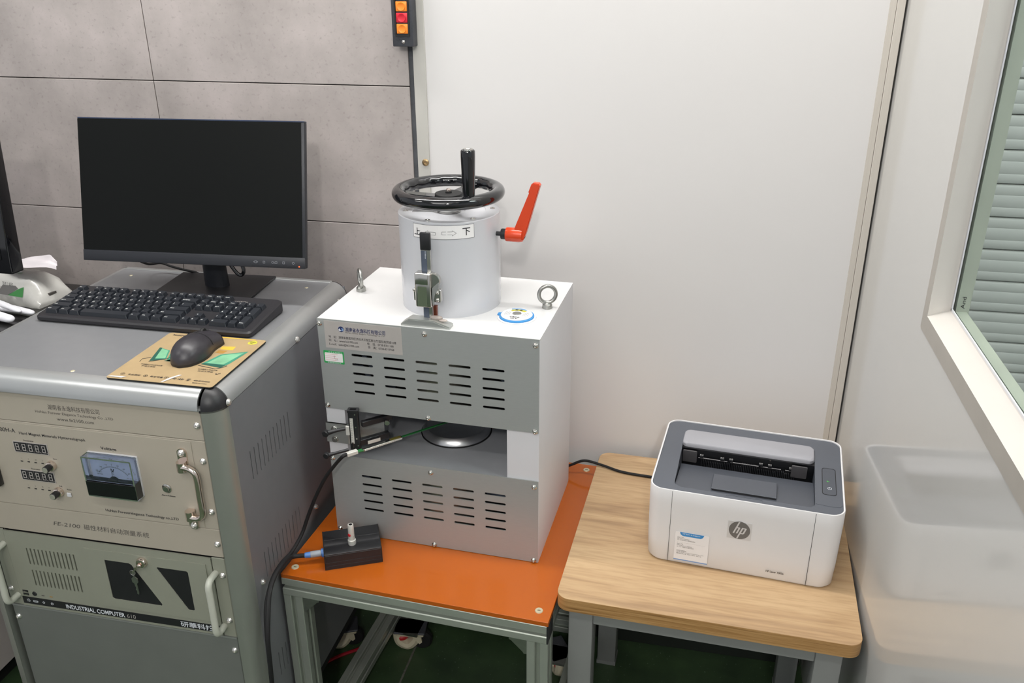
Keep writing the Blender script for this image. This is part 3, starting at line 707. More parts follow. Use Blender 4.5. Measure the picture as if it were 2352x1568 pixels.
g.part('folding_handle', M['chrome'], mi, 'bright chrome folding handle')

# ---- industrial computer, 4U
ic = thing('industrial_computer', 'grey-green rack computer with keyed lock, two dark windows and lettered black strip', 'computer', FC, (-1.0115, 1.143, -1.153))
PC_ = PN - 0.0002
holes = []
for z0, z1 in ((-1.0480, -1.0105), (-1.0985, -1.0610)):
    for i in range(13): holes.append([(-1.1845 + i * 0.00835, z0), (-1.1815 + i * 0.00835, z0), (-1.1815 + i * 0.00835, z1), (-1.1845 + i * 0.00835, z1)])
g = G(); g.plate([(-1.2245, -1.1515), (-0.7975, -1.1515), (-0.7975, -0.9760), (-1.2245, -0.9760)], holes, PN - 0.0010, PN + 0.002, 'y'); g.part('front_panel', M['chassis'], ic)
g = G(); g.box((-1.222, PN + 0.010, -1.15), (-0.80, 1.55, -0.978)); g.part('chassis_box', M['black_matte'], ic)
for (a, b) in ((-1.2525, -1.2255), (-0.7965, -0.7705)):
    g = G(); g.box((a, PN, -1.1520), (b, PN + 0.003, -0.9740), None, 0.001, 1); g.part('mounting_ear', M['chassis'], ic)
for uu, zz in ((-0.7784, -1.0110), (-0.7796, -1.1133), (-1.2432, -1.1140), (-1.2435, -1.0120)): inst(SCREW_R, 'screw', ic, (uu, PN, zz))
for uu in (-0.7920, -1.2320):
    g = G(); n1 = PN - 0.028
    g.tube(smooth([(uu, PN + 0.001, -1.0080), (uu, PN - 0.012, -1.0080), (uu, n1 + 0.006, -1.0095), (uu, n1, -1.0190), (uu, n1, -1.045), (uu, n1, -1.09), (uu, n1, -1.1170), (uu, n1 + 0.006, -1.1270), (uu, PN - 0.012, -1.1285), (uu, PN + 0.001, -1.1285)], 6), 0.0062, 14)
    g.part('handle', M['handle_white'], ic)
g = G(); dz0, dz1 = -1.1205, -0.9900
dr = [(-1.0570, dz0), (-0.8085, dz0), (-0.8085, dz1), (-1.0570, dz1)]
w1 = [(-1.0165, -1.0108), (-0.9660, -1.0108), (-0.9610, -1.0135), (-0.9125, -1.0965), (-0.9145, -1.1003), (-1.0125, -1.1003), (-1.0165, -1.0975)]
w2 = [(-0.9080, -1.0108), (-0.8490, -1.0108), (-0.8463, -1.0135), (-0.8463, -1.0975), (-0.8490, -1.1003), (-0.8580, -1.1003), (-0.8600, -1.0990), (-0.9090, -1.0140)]
g.plate(dr, [w1, w2], PN - 0.0030, PN - 0.0012, 'y'); door = g.part('door', M['chassis'], ic)
for wv in (w1, w2):
    g = G(); g.prism([(x, z) for x, z in wv], PN - 0.0018, PN - 0.0011, 'y'); g.part('window', M['black_plastic'], door)
g = G(); g.lathe([(0.0105, 0), (0.0105, 0.004), (0.0085, 0.0075), (0.0045, 0.008), (0.004, 0.0065), (0, 0.0065)], (-0.9361, PN - 0.003, -1.0025), 'y', 28); g.part('lock', M['chrome'], ic)
def key_shape(u, z, rot, s_):
    pts = [(0, 0.002), (0.004, 0.004), (0.006, 0.001), (0.0095, 0.001), (0.013, 0.0045), (0.019, 0.0045), (0.021, 0.002), (0.024, 0.002), (0.036, 0.0015), (0.040, 0), (0.038, -0.0020), (0.034, -0.0010), (0.031, -0.0025), (0.028, -0.001), (0.025, -0.002), (0.021, -0.002), (0.019, -0.0045), (0.013, -0.0045), (0.0095, -0.001), (0.006, -0.001), (0.004, -0.004), (0, -0.002)]
    c, sn = math.cos(rot), math.sin(rot)
    return [(u + s_ * (x * c - y * sn), z + s_ * (x * sn + y * c)) for x, y in pts]
g = G(); g.prism(key_shape(-0.9400, -1.0050, math.radians(-128), 0.62), PN - 0.0135, PN - 0.0120, 'y'); g.ball((-0.9375, PN - 0.012, -1.006), 0.004, None, 1, 0.6, 1); g.part('key', M['chrome'], ic)
g = G(); g.prism([(x + 0.0, z) for x, z in key_shape(-0.9560, -1.0210, math.radians(-86), 1.35)], PN - 0.0105, PN - 0.0090, 'y'); g.tube([(-0.9548 + 0.005 * math.cos(t_), PN - 0.0115, -1.0240 + 0.0055 * math.sin(t_)) for t_ in [2 * PI * i / 16 for i in range(16)]], 0.0007, 6, True); g.part('key', M['zinc'], ic, 'spare key hanging on the ring')
g = G(); g.box((-1.2215, PN - 0.0022, -1.1450), (-0.8020, PN - 0.0008, -1.1290)); g.part('name_strip', M['black_plastic'], ic)
g = G(); PS = PN - 0.0025
text_geo(g, 'INDUSTRIAL COMPUTER', (-1.1263, PS, -1.1422), M['ink_white'], h=0.0098, w_=0.1270, bold=0.02)
text_geo(g, '610', (-0.9950, PS, -1.1422), M['label'], h=0.0092, w_=0.0185, bold=-0.004)
text_geo(g, '研華科技', (-0.8823, PS, -1.1420), M['ink_white'], h=0.0098, w_=0.068, bold=0.012)
text_geo(g, '☼', (-1.2130, PS, -1.1400), M['ink_white'], h=0.007); text_geo(g, '⎓', (-1.1960, PS, -1.1400), M['ink_white'], h=0.007)
g.plate(ngon(-1.1755, -1.1370, 0.0025, 12), [ngon(-1.1755, -1.1370, 0.0016, 12)], PS, PS + 0.0002, 'y', M['ink_white']); g.plate(ngon(-1.1570, -1.1370, 0.0028, 12), [ngon(-1.1570, -1.1370, 0.0018, 12)], PS, PS + 0.0002, 'y', M['ink_white'])
g.plate(rr(-1.1990, -1.1880, -1.1392, -1.1350, 0.0018, 3), [rr(-1.1980, -1.1890, -1.1384, -1.1358, 0.001, 3)], PS, PS + 0.0002, 'y', M['ink_white'])
g.part('lettering', M['ink_white'], ic)
for zz in (-1.1160, -1.1230):
    g = G(); g.box((-1.2180, PN - 0.0016, zz - 0.0024), (-1.2060, PN - 0.0008, zz + 0.0024)); g.box((-1.2160, PN - 0.0019, zz - 0.0018), (-1.2080, PN - 0.0015, zz), M['steel']); g.part('usb_port', M['black_plastic'], ic)
g = G(); g.lathe([(0, 0.0012), (0.0045, 0.0012), (0.0052, 0)], (-1.1925, PN - 0.001, -1.1195), 'y', 18); g.part('round_port', M['black_plastic'], ic)
for uu, mm in ((-1.1740, 'ink_grey'), (-1.1560, 'brown')):
    g = G(); g.box((uu - 0.003, PN - 0.0018, -1.1215), (uu + 0.003, PN - 0.0009, -1.1200)); g.part('indicator_light', M[mm], ic)

# ================================================================= monitor on the rack
S = FS
def loc(fr, x, y): 
    c, s_ = math.cos(fr.a), math.sin(fr.a); return (x * c + y * s_, -x * s_ + y * c)
mu0, mn = loc(S, -1.2267, 1.4998); mu1 = mu0 + 0.4755
bz0, bz1 = -0.5601, -0.5601 + 0.2859
MT = Matrix.Translation(Vector((0, mn, bz0))) @ Matrix.Rotation(math.radians(-14.14), 4, 'X') @ Matrix.Translation(Vector((0, -mn, -bz0)))   # screen tilted back
bu, bn = loc(S, -0.9995, 1.588)
mon = thing('monitor', 'black flat monitor with slim bezel standing on the grey rack', 'monitor', S, (bu, bn, ZT))
g = G(); g.box((bu - 0.109, bn - 0.088, ZT), (bu + 0.109, bn + 0.086, ZT + 0.006), None, 0.002, 2); g.part('stand_base', M['black_plastic'], mon)
g = G(); rows = []
for i in range(9):
    z = ZT + 0.006 + i * 0.013; wv = 0.027 - 0.003 * i / 8; sh_ = -0.010 * i / 8 * 0.2
    rows.append([(bu + 0.007 + wv * math.cos(t_), bn + 0.012 + 0.016 * math.sin(t_) - 0.004 * i / 8, z) for t_ in [2 * PI * k_ / 28 for k_ in range(28)]])
g.surf(rows, None, True); g.part('stand_neck', M['bezel'], mon)
g = G(); g.X = MT; g.box((mu0, mn, bz0), (mu1, mn + 0.015, bz1), None, 0.003, 2); g.box((mu0 + 0.06, mn + 0.014, bz0 + 0.03), (mu1 - 0.06, mn + 0.045, bz1 - 0.04), None, 0.008, 2); hs = g.part('housing', M['bezel'], mon)
g = G(); g.X = MT; g.box((mu0 + 0.001, mn - 0.0012, bz0 + 0.0225), (mu1 - 0.0065, mn + 0.002, bz1 - 0.0022)); g.part('screen', M['screen'], mon)
g = G(); g.X = MT; g.box((mu0, mn - 0.0022, bz0), (mu1 - 0.0005, mn + 0.004, bz0 + 0.0222), None, 0.0012, 2); g.part('chin', M['bezel'], mon)
g = G(); g.X = MT; g.box((mu0 + 0.001, mn - 0.0005, bz1 - 0.0016), (mu1 - 0.001, mn + 0.0145, bz1 + 0.0006)); g.part('top_edge', M['bezel_top'], mon)
g = G(); g.X = MT; g.box((mu1 - 0.112, mn - 0.0030, bz0 + 0.0028), (mu1 - 0.018, mn - 0.0018, bz0 + 0.0048)); g.part('button_row', M['black_gloss'], mon)
g = G(); g.X = MT; yy = mn - 0.0026
for du, s_ in ((-0.108, '•□•'), (-0.088, '□'), (-0.070, '○:□'), (-0.047, '□'), (-0.027, '○')): text_geo(g, s_, (mu1 + du, yy, bz0 + 0.0085), M['sym'], h=0.0045, bold=0.01)
g.part('button_symbols', M['sym'], mon)
g = G(); g.X = MT; g.ball((mu1 - 0.0125, mn - 0.0022, bz0 + 0.0042), 0.0014, None); g.part('power_light', M['led_orange'], mon)
g = G(); g.tube(smooth([(-1.175, 1.60, -0.590), (-1.180, 1.64, -0.612), (-1.1623, 1.66, -0.6150), (-1.1363, 1.66, -0.6215), (-1.1051, 1.66, -0.6276), (-1.085, 1.672, -0.6365), (-1.08, 1.70, -0.660)], 8), 0.0026, 8)
g.top('monitor_cable', M['rubber'], W, (-1.13, 1.66, -0.62), 'thin black cable hanging behind the monitor, left of its stand', 'cable')
g = G(); g.tube(smooth([(-0.965, 1.60, -0.570), (-0.9530, 1.60, -0.5896), (-0.9420, 1.60, -0.6044), (-0.9330, 1.602, -0.6070), (-0.9290, 1.604, -0.5960), (-0.936, 1.606, -0.575)], 8), 0.0040, 8)
g.top('monitor_cable', M['black_gloss'], W, (-0.94, 1.60, -0.59), 'thick looped black cable behind the monitor, right of its stand', 'cable')

# ================================================================= keyboard
ku0, ku1, kn0, kn1 = -1.2405, -0.7850, 1.358, 1.503
kbd = thing('keyboard', 'full-size black keyboard with white legends on the rack', 'keyboard', FC, ((ku0 + ku1) / 2, kn0, ZT))
tilt = math.radians(5.0)
KX = Matrix.Translation(Vector((ku0, kn0, ZT + 0.0125))) @ Matrix.Rotation(tilt, 4, 'X')
g = G(); kw = ku1 - ku0; kd = kn1 - kn0
fp = rr(0, kw, 0, kd, 0.010, 4); fpi = rr(0.003, kw - 0.003, 0.003, kd - 0.003, 0.009, 4)
rows = [[(ku0 + x, kn0 + y, ZT + 0.0008) for x, y in fpi], [(ku0 + x, kn0 + y, ZT + 0.004) for x, y in fp], [KX @ Vector((x, y, -0.003)) for x, y in fp], [KX @ Vector((x, y, 0.0)) for x, y in fpi]]
g.surf(rows, None, True)
f = g.bm.faces.new([g._v(p) for p in rows[-1]]); f = g.bm.faces.new([g._v(p) for p in rows[0]])
bmesh.ops.remove_doubles(g.bm, verts=g.bm.verts, dist=1e-6)
g.part('keyboard_body', M['kb'], kbd)
KEYM = {}
def keycap(wu, hu=1):
    if (wu, hu) in KEYM: return KEYM[(wu, hu)]
    P_ = 0.0190; x1 = wu * P_ - 0.0008; y1 = hu * P_ - 0.0008; x0 = y0 = 0.0008; hh = 0.0080
    a = rr(x0, x1, y0, y1, 0.0012, 1); b_ = rr(x0 + 0.0022, x1 - 0.0022, y0 + 0.0024, y1 - 0.0010, 0.0012, 1)
    g = G(); g.surf([[(x, y, 0) for x, y in a], [(x, y, hh * 0.92) for x, y in b_]], None, True); g.bm.faces.new([g._v((x, y, hh * 0.92)) for x, y in b_])
    bmesh.ops.remove_doubles(g.bm, verts=g.bm.verts, dist=1e-6)
    KEYM[(wu, hu)] = g.mesh('keycap', M['key']); return KEYM[(wu, hu)]
leg = G()
def key(ku, kv, wu=1, hu=1, s_=''):
    x = 0.0125 + ku * 0.0190; y = 0.0135 + kv * 0.0190
    p = KX @ Vector((x, y, 0.0002)); me = keycap(wu, hu)
    o = bpy.data.objects.new('key', me); COL.objects.link(o); o.parent = kbd
    fr, base = owner(kbd); o.location = p - base; o.rotation_euler = (tilt, 0, 0)
    if s_:
        leg.X = KX @ Matrix.Translation(Vector((x + 0.0045, y + 0.0078, 0.0078)))
        text_geo(leg, s_, (0, 0, 0), M['key_ink'], h=0.0042 if len(s_) == 1 else 0.0028, face='up', bold=0.015)
r5 = [('`', 1)] + [(c, 1) for c in '1234567890-='] + [('Backspace', 2)]
r4 = [('Tab', 1.5)] + [(c, 1) for c in 'QWERTYUIOP[]'] + [('\\', 1.5)]
r3 = [('CapsLk', 1.75)] + [(c, 1) for c in "ASDFGHJKL;'"] + [('Enter', 2.25)]
r2 = [('Shift', 2.25)] + [(c, 1) for c in 'ZXCVBNM,./'] + [('Shift', 2.75)]
r1 = [('Ctrl', 1.5), ('Win', 1.25), ('Alt', 1.25), ('', 5.5), ('Alt', 1.25), ('Win', 1.25), ('Fn', 1.25), ('Ctrl', 1.75)]
for v, row in enumerate((r1, r2, r3, r4, r5)):
    x = 0
    for s_, wv in row: key(x, v, wv, 1, s_); x += wv
VF = 5.2
key(0, VF, 1, 1, 'Esc')
for i in range(12): key(2 + i + 0.5 * (i // 4) , VF, 1, 1, 'F%d' % (i + 1))
NX = 15.22
for i, s_ in enumerate(('PrtSc', 'ScrLk', 'Pause')): key(NX + i, VF, 1, 1, s_)
for i, s_ in enumerate(('Ins', 'Home', 'PgUp')): key(NX + i, 4, 1, 1, s_)
for i, s_ in enumerate(('Del', 'End', 'PgDn')): key(NX + i, 3, 1, 1, s_)
key(NX + 1, 1, 1, 1, '↑')
for i, s_ in enumerate('←↓→'): key(NX + i, 0, 1, 1, s_)
PX = 18.44
for i, s_ in enumerate(('Num', '/', '*', '-')): key(PX + i, 4, 1, 1, s_)
for v, row in ((3, '789'), (2, '456'), (1, '123')):
    for i, s_ in enumerate(row): key(PX + i, v, 1, 1, s_)
key(PX, 0, 2, 1, '0'); key(PX + 2, 0, 1, 1, '.'); key(PX + 3, 2, 1, 2, '+'); key(PX + 3, 0, 1, 2, 'Enter')
leg.X = KX
text_geo(leg, 'A4TECH', (0.362, 0.1185, 0.0004), M['label'], h=0.0050, w_=0.028, face='up')
leg.X = Matrix.Identity(4); leg.part('key_legends', M['key_ink'], kbd, kind='stuff')

# ================================================================= mouse and mat
pad = thing('mouse_mat', 'tan printed mouse mat with green laptop pictures on the rack corner', 'mouse mat', FC, (-0.85, 1.16, ZT))
g = G(); g.prism(rr(-0.9460, -0.7500, 1.1560, 1.3540, 0.006), ZT, ZT + 0.0020, 'z'); g.part('rubber_base', M['rubber'], pad)
g = G(); g.prism(rr(-0.9460, -0.7500, 1.1560, 1.3540, 0.006), ZT + 0.0020, ZT + 0.0025, 'z'); g.part('print_surface', M['pad'], pad)
zp = ZT + 0.0027
def mp_(px_, py_):      # photo print coordinates: fractions of the mat
    return (-0.9450 + 0.194 * px_, 1.157 + 0.196 * py_)
def poly(g, pts, m, z=zp):
    n0 = len(g.bm.faces); g.bm.faces.new([g._v((*mp_(*p), z)) for p in pts]); g._fin(n0, m)
g = G()
poly(g, [(0.176, 0.372), (0.102, 0.657), (0.232, 0.614), (0.300, 0.445)], M['teal']); poly(g, [(0.19, 0.43), (0.135, 0.64), (0.222, 0.605), (0.285, 0.45)], M['teal_light'], zp + 0.0001); poly(g, [(0.176, 0.372), (0.102, 0.657), (0.13, 0.655), (0.20, 0.42)], M['teal_dark'], zp + 0.0002); poly(g, [(0.176, 0.372), (0.20, 0.42), (0.30, 0.445), (0.30, 0.425)], M['teal_dark'], zp + 0.0002)
poly(g, [(0.33, 0.40), (0.27, 0.56), (0.40, 0.60), (0.44, 0.42)], M['teal']); poly(g, [(0.30, 0.40), (0.50, 0.38), (0.48, 0.41), (0.34, 0.43)], M['teal_dark'])
poly(g, [(0.67, 0.40), (0.74, 0.622), (0.962, 0.733), (0.92, 0.46), (0.88, 0.36)], M['teal']); poly(g, [(0.71, 0.43), (0.765, 0.61), (0.935, 0.70), (0.875, 0.43)], M['teal_light'], zp + 0.0001); poly(g, [(0.67, 0.40), (0.88, 0.36), (0.90, 0.42), (0.69, 0.425)], M['teal_dark'], zp + 0.0002)
poly(g, [(0.672, 0.731), (0.800, 0.729), (0.791, 0.81), (0.660, 0.793)], M['yellow']); poly(g, [(0.673, 0.709), (0.762, 0.710), (0.748, 0.648), (0.67, 0.65)], M['brown']); poly(g, [(0.18, 0.97), (0.90, 0.985), (0.90, 0.999), (0.18, 0.999)], M['yellow']); poly(g, [(0.20, 0.88), (0.28, 0.88), (0.28, 0.915), (0.20, 0.915)], M['yellow'])
poly(g, [(0.90 + 0.045 * math.cos(t_), 0.925 + 0.045 * math.sin(t_)) for t_ in [2 * PI * i / 20 for i in range(20)]], M['lime'])
g.part('printed_pictures', M['teal'], pad)
g = G(); z = zp + 0.0003
def mt_(s_, px_, py_, h, w_): text_geo(g, s_, (*mp_(px_, py_), z), M['ink'], h=h, w_=w_, face='up', bold=0.01)
mt_('lenovo', 0.06, 0.94, 0.006, 0.030)
mt_('GREEN', 0.865, 0.93, 0.0035, 0.012); mt_('PC', 0.885, 0.90, 0.0035, 0.006)
mt_('移动图形工作站解决方案', 0.143, 0.290, 0.0032, 0.041); mt_('移动工作站', 0.17, 0.255, 0.0038, 0.026); mt_('台式图形工作站方案', 0.70, 0.295, 0.0032, 0.036); mt_('台式工作站', 0.72, 0.258, 0.0038, 0.028)
for px_, s_ in ((0.12, '专业图形'), (0.335, '稳定可靠'), (0.535, '专业'), (0.75, '400-810-6666')): mt_(s_, px_ + 0.035, 0.075, 0.0042, 0.024 if px_ < 0.7 else 0.030)
for px_, s_ in ((0.10, '①'), (0.32, '⑤'), (0.52, '④'), (0.73, '☎')): mt_(s_, px_ - 0.015, 0.072, 0.0062, 0.0075)
mt_('MADE IN CHINA', 0.80, 0.035, 0.003, 0.026); mt_("ν'", 0.90, 0.22, 0.008, 0.008)
g.tube([(*mp_(0.10, 0.34), z), (*mp_(0.09, 0.40), z), (*mp_(0.15, 0.44), z)], 0.0004, 4); g.tube([(*mp_(0.18, 0.355), z), (*mp_(0.31, 0.44), z), (*mp_(0.33, 0.52), z)], 0.0004, 4); g.tube([(*mp_(0.66, 0.37), z), (*mp_(0.85, 0.33), z), (*mp_(0.90, 0.37), z), (*mp_(0.92, 0.41), z)], 0.0005, 4)
g.part('printed_lettering', M['ink'], pad)
g = G(); poly(g, [(0.0, 0.02), (0.03, 0.035), (0.17, 0.045), (0.14, 0.012)], M['film'], zp + 0.0004); poly(g, [(0.52, 0.0), (0.54, 0.0), (0.59, 0.10), (0.63, 0.16), (0.60, 0.16), (0.55, 0.09)], M['film'], zp + 0.0004); g.part('worn_edge', mat('worn_mat_edge', (226, 206, 164), 0.6), pad, kind='stuff')

MX = Matrix.Translation(Vector((-0.8440, 1.2130, ZT + 0.0026))) @ Matrix.Rotation(math.radians(3), 4, 'Z')
mo = thing('mouse', 'black wired-style mouse resting on the tan mouse mat', 'mouse', FC, (-0.845, 1.27, ZT + 0.0026))
def msec(t_):
    a = min(1.0, t_ / 0.42)
    w_ = 0.0315 * (max(0.0, 1 - (1 - a) ** 2) ** 0.5 if t_ < 0.42 else 1 - 0.10 * math.sin(PI * (t_ - 0.42) / 0.5) ** 2 if t_ < 0.92 else (1 - 0.5 * ((t_ - 0.92) / 0.08) ** 2))
    b_ = min(1.0, t_ / 0.40)
    h = 0.004 + 0.034 * (max(0.0, 1 - (1 - b_) ** 2) ** 0.5 if t_ < 0.40 else math.cos((t_ - 0.40) / 0.60 * 1.02))
    w_ = max(w_, 0.002)
    return w_, h
g = G(); g.X = MX; rows = []
for i in range(25):
    t_ = i / 24; w_, h = msec(t_); tt = t_ * 0.118
    rows.append([(w_ * math.cos(a) * (1.0 if math.sin(a) < 0.5 else 1), tt, 0.004 + max(0.004, h - 0.004) * (math.sin(a) ** 0.8)) for a in [PI * k_ / 20 for k_ in range(21)]])
g.surf(rows); g.bm.faces.new([g._v(p) for p in rows[0]]); g.bm.faces.new([g._v(p) for p in rows[-1]])
bmesh.ops.remove_doubles(g.bm, verts=g.bm.verts, dist=1e-6); g.part('mouse_shell', M['mouse'], mo, angle=60)
g = G(); g.X = MX; g.prism([(msec(i / 24)[0] * 1.01, i / 24 * 0.118) for i in range(25)] + [(-msec(i / 24)[0] * 1.01, i / 24 * 0.118) for i in range(24, -1, -1)], 0, 0.0045, 'z'); g.part('mouse_base', M['black_plastic'], mo)
g = G(); g.X = MX
g.tube([(0, t_ * 0.118, msec(t_)[1] + 0.0001) for t_ in [0.60 + 0.4 * i / 8 for i in range(9)]], 0.0007, 6)
for sg in (-1, 1): g.tube([(sg * msec(0.60)[0] * math.cos(a), 0.0708 + 0.004 * math.cos(a), 0.0042 + (msec(0.60)[1] - 0.004) * math.sin(a) ** 0.8) for a in [PI / 2 * k_ / 8 for k_ in range(1, 9)]], 0.0005, 5)
g.part('button_seam', M['rubber'], mo)
g = G(); g.X = MX; g.lathe([(0, -0.003), (0.009, -0.003), (0.010, 0), (0.009, 0.003), (0, 0.003)], (0, 0.096, msec(0.81)[1] - 0.0050), 'x', 18); g.part('scroll_wheel', M['black_matte'], mo)
g = G(); g.X = MX; text_geo(g, 'A4TECH', (-0.016, 0.064, 0), M['ink_grey'], h=0.003, w_=0.018, face='up')
for v in g.bm.verts:
    l = MX.inverted() @ v.co; w_, h = msec(l.y / 0.118); q_ = min(0.999, abs(l.x) / w_); l.z = 0.0044 + (h - 0.004) * (math.sin(math.acos(q_)) ** 0.8) ; v.co = MX @ l
g.part('lettering', M['ink_grey'], mo)

# ================================================================= left desk, its monitor, tissues and glove
dk = thing('desk', 'desk with black top and white side left of the rack', 'desk', W, (-1.9, 1.3, -Z0))
g = G(); g.box((-2.5, 0.85, -0.765), (-1.312, 1.788, -0.7335), None, 0.002, 1); g.part('desk_top', M['desk_black'], dk)
g = G(); g.box((-2.45, 0.90, -1.56), (-1.5525, 1.78, -0.765)); g.part('side_panel', M['desk_white'], dk)
g = G(); g.box((-2.44, 0.91, -Z0), (-1.575, 1.77, -1.56)); g.part('plinth', M['black_matte'], dk)
m2 = thing('monitor', 'glossy black monitor at the left edge, in front of the tissue pack', 'monitor', W, (-1.62, 1.50, -0.7335))
tl = Matrix.Translation(Vector((0, 1.45, -0.585))) @ Matrix.Rotation(math.radians(-4), 4, 'X')
g = G(); g.X = tl; g.box((-1.85, 0, 0), (-1.3626, 0.035, 0.29), None, 0.004, 3); g.part('housing', M['black_gloss'], m2)
g = G(); g.X = tl; g.box((-1.832, -0.001, 0.030), (-1.381, 0.002, 0.272)); g.part('screen', M['screen'], m2)
g = G(); g.box((-1.66, 1.47, -0.728), (-1.56, 1.485, -0.52), None, 0.003, 1); g.part('stand_neck', M['black_gloss'], m2)
g = G(); g.prism(rr(-1.74, -1.50, 1.40, 1.55, 0.03), -0.7335, -0.727, 'z'); g.part('stand_base', M['black_gloss'], m2)
# tissue pack
FTs = Frame(-9.0)
tu1, tn0 = loc(FTs, -1.470, 1.617)
tp = thing('tissue_pack', 'opened soft pack of white tissues with green print on the black desk', 'tissues', FTs, (tu1 - 0.1, tn0 + 0.05, -0.7335))
g = G(); rows = []
LT = 0.21; DT = 0.105
prof_t = [(0.0, 0.0), (0.0, 0.022), (0.012, 0.050), (0.030, 0.064), (0.055, 0.067), (0.078, 0.062), (0.096, 0.045), (DT, 0.020), (DT, 0.0)]
for i in range(22):
    t_ = i / 21; e = min(1, (1 - t_) * LT / 0.045); hf = 0.30 + 0.70 * math.sin(e * PI / 2) if e < 1 else 1.0
    rows.append([(tu1 - LT + LT * t_ + random.uniform(-0.001, 0.001), tn0 + (n_ - DT / 2) * (0.97 + 0.03 * hf) + DT / 2 + random.uniform(-0.0012, 0.0012), -0.7333 + z_ * hf + (random.uniform(-0.0012, 0.0012) if z_ else 0)) for n_, z_ in prof_t])
g.surf(rows); g.bm.faces.new([g._v(p) for p in rows[-1]]); g.bm.faces.new([g._v(p) for p in rows[0]]); bmesh.ops.remove_doubles(g.bm, verts=g.bm.verts, dist=1e-6)
g.part('wrapper', M['tissue_bag'], tp, angle=60)
def on_front(s_, h): # point on the pack's front face
    k_ = h / 0.022
    return (tu1 - LT + s_, tn0 - 0.0012, -0.7333 + h) if h <= 0.022 else (tu1 - LT + s_, tn0 - 0.0012 + (h - 0.022) / 0.028 * 0.012, -0.7333 + h)
g = G()
def fpoly(pts, m):
    n0 = len(g.bm.faces); g.bm.faces.new([g._v(on_front(*p)) for p in pts]); g._fin(n0, m)
fpoly([(0.120, 0.0235), (0.166, 0.0235), (0.166, 0.046), (0.150, 0.040)], M['leaf_green'])
fpoly([(0.085, 0.0235), (0.119, 0.0235), (0.149, 0.041), (0.140, 0.046), (0.100, 0.044)], M['hp_grey'])
fpoly([(0.03, 0.0235), (0.084, 0.0235), (0.098, 0.040), (0.06, 0.046), (0.03, 0.040)], M['label'])
g.part('printed_picture', M['leaf_green'], tp)
g = G(); text_geo(g, '百年心相印', (tu1 - LT + 0.100, tn0 + 0.0085, -0.692), M['ink'], h=0.010, w_=0.034, shear=0.3); text_geo(g, '抽纸', (tu1 - LT + 0.105, tn0 + 0.035, -0.6668), M['leaf_green'], h=0.008, w_=0.03, face='up')
g.part('lettering', M['ink'], tp)
g = G(); g.box((tu1 - 0.0055, tn0 + 0.035, -0.7115), (tu1 + 0.0012, tn0 + 0.055, -0.7065)); g.part('dark_mark', M['ink_grey'], tp)
g = G(); rows = []
for i in range(15):
    t_ = i / 14
    cx = tu1 - 0.120 + 0.150 * t_; wv = 0.034 + 0.026 * math.sin(PI * min(1, t_ * 1.1)); zz = -0.664 + 0.024 * math.sin(PI * t_ * 0.72) + 0.003 * math.sin(9 * t_)
    rows.append([(cx - 0.006 * j / 8, tn0 + 0.050 + (j / 8 - 0.5) * wv * (1 - 0.65 * max(0, t_ - 0.75) / 0.25), zz + (0.011 * j / 8) + 0.003 * math.sin(j * 1.3 + t_ * 5)) for j in range(9)])
g.surf(rows)
rows = []
for i in range(9):
    t_ = i / 8
    rows.append([(tu1 - 0.135 + 0.055 * t_ - 0.01 * j / 5, tn0 + 0.045 + 0.004 * math.sin(t_ * 6), -0.668 + 0.045 * (j / 5) * (1 - t_ * 0.85) + 0.001) for j in range(6)])
g.surf(rows); g.part('tissue', M['tissue'], tp, angle=80)
# glove
gl = thing('cotton_glove', 'white cotton glove lying on the black desk at the left edge', 'glove', W, (-1.56, 1.54, -0.7335))
g = G()
for pts, r in (([(-1.64, 1.615, 0.010), (-1.56, 1.590, 0.012), (-1.50, 1.585, 0.010), (-1.448, 1.575, 0.009)], 0.010), ([(-1.66, 1.575, 0.012), (-1.58, 1.548, 0.013), (-1.52, 1.540, 0.012), (-1.462, 1.5265, 0.011)], 0.0145), ([(-1.66, 1.555, 0.012), (-1.59, 1.520, 0.012), (-1.54, 1.505, 0.011), (-1.497, 1.492, 0.010)], 0.0135), ([(-1.68, 1.54, 0.012), (-1.63, 1.49, 0.012), (-1.58, 1.47, 0.011), (-1.55, 1.465, 0.010)], 0.0125), ([(-1.64, 1.620, 0.014), (-1.58, 1.600, 0.018), (-1.53, 1.585, 0.018), (-1.475, 1.567, 0.014)], 0.009)):
    P_ = smooth([(x, y, -0.7335 + z_) for x, y, z_ in pts], 8); n_ = len(P_)
    g.tube(P_, [r * (0.85 + 0.18 * math.sin(i / (n_ - 1) * 5)) * 1.22 * (1 if i < n_ - 3 else (0.93, 0.74, 0.36)[i - n_ + 3]) for i in range(n_)], 12, flat=0.72)
g.ball((-1.70, 1.565, -0.7335 + 0.014), 0.055, None, 1.2, 1.0, 0.25); g.part('glove_hand', M['cotton'], gl, angle=80)
g = G(); g.ball((-1.80, 1.575, -0.7335 + 0.013), 0.05, None, 1.1, 0.8, 0.26); g.part('glove_cuff', M['cotton'], gl)

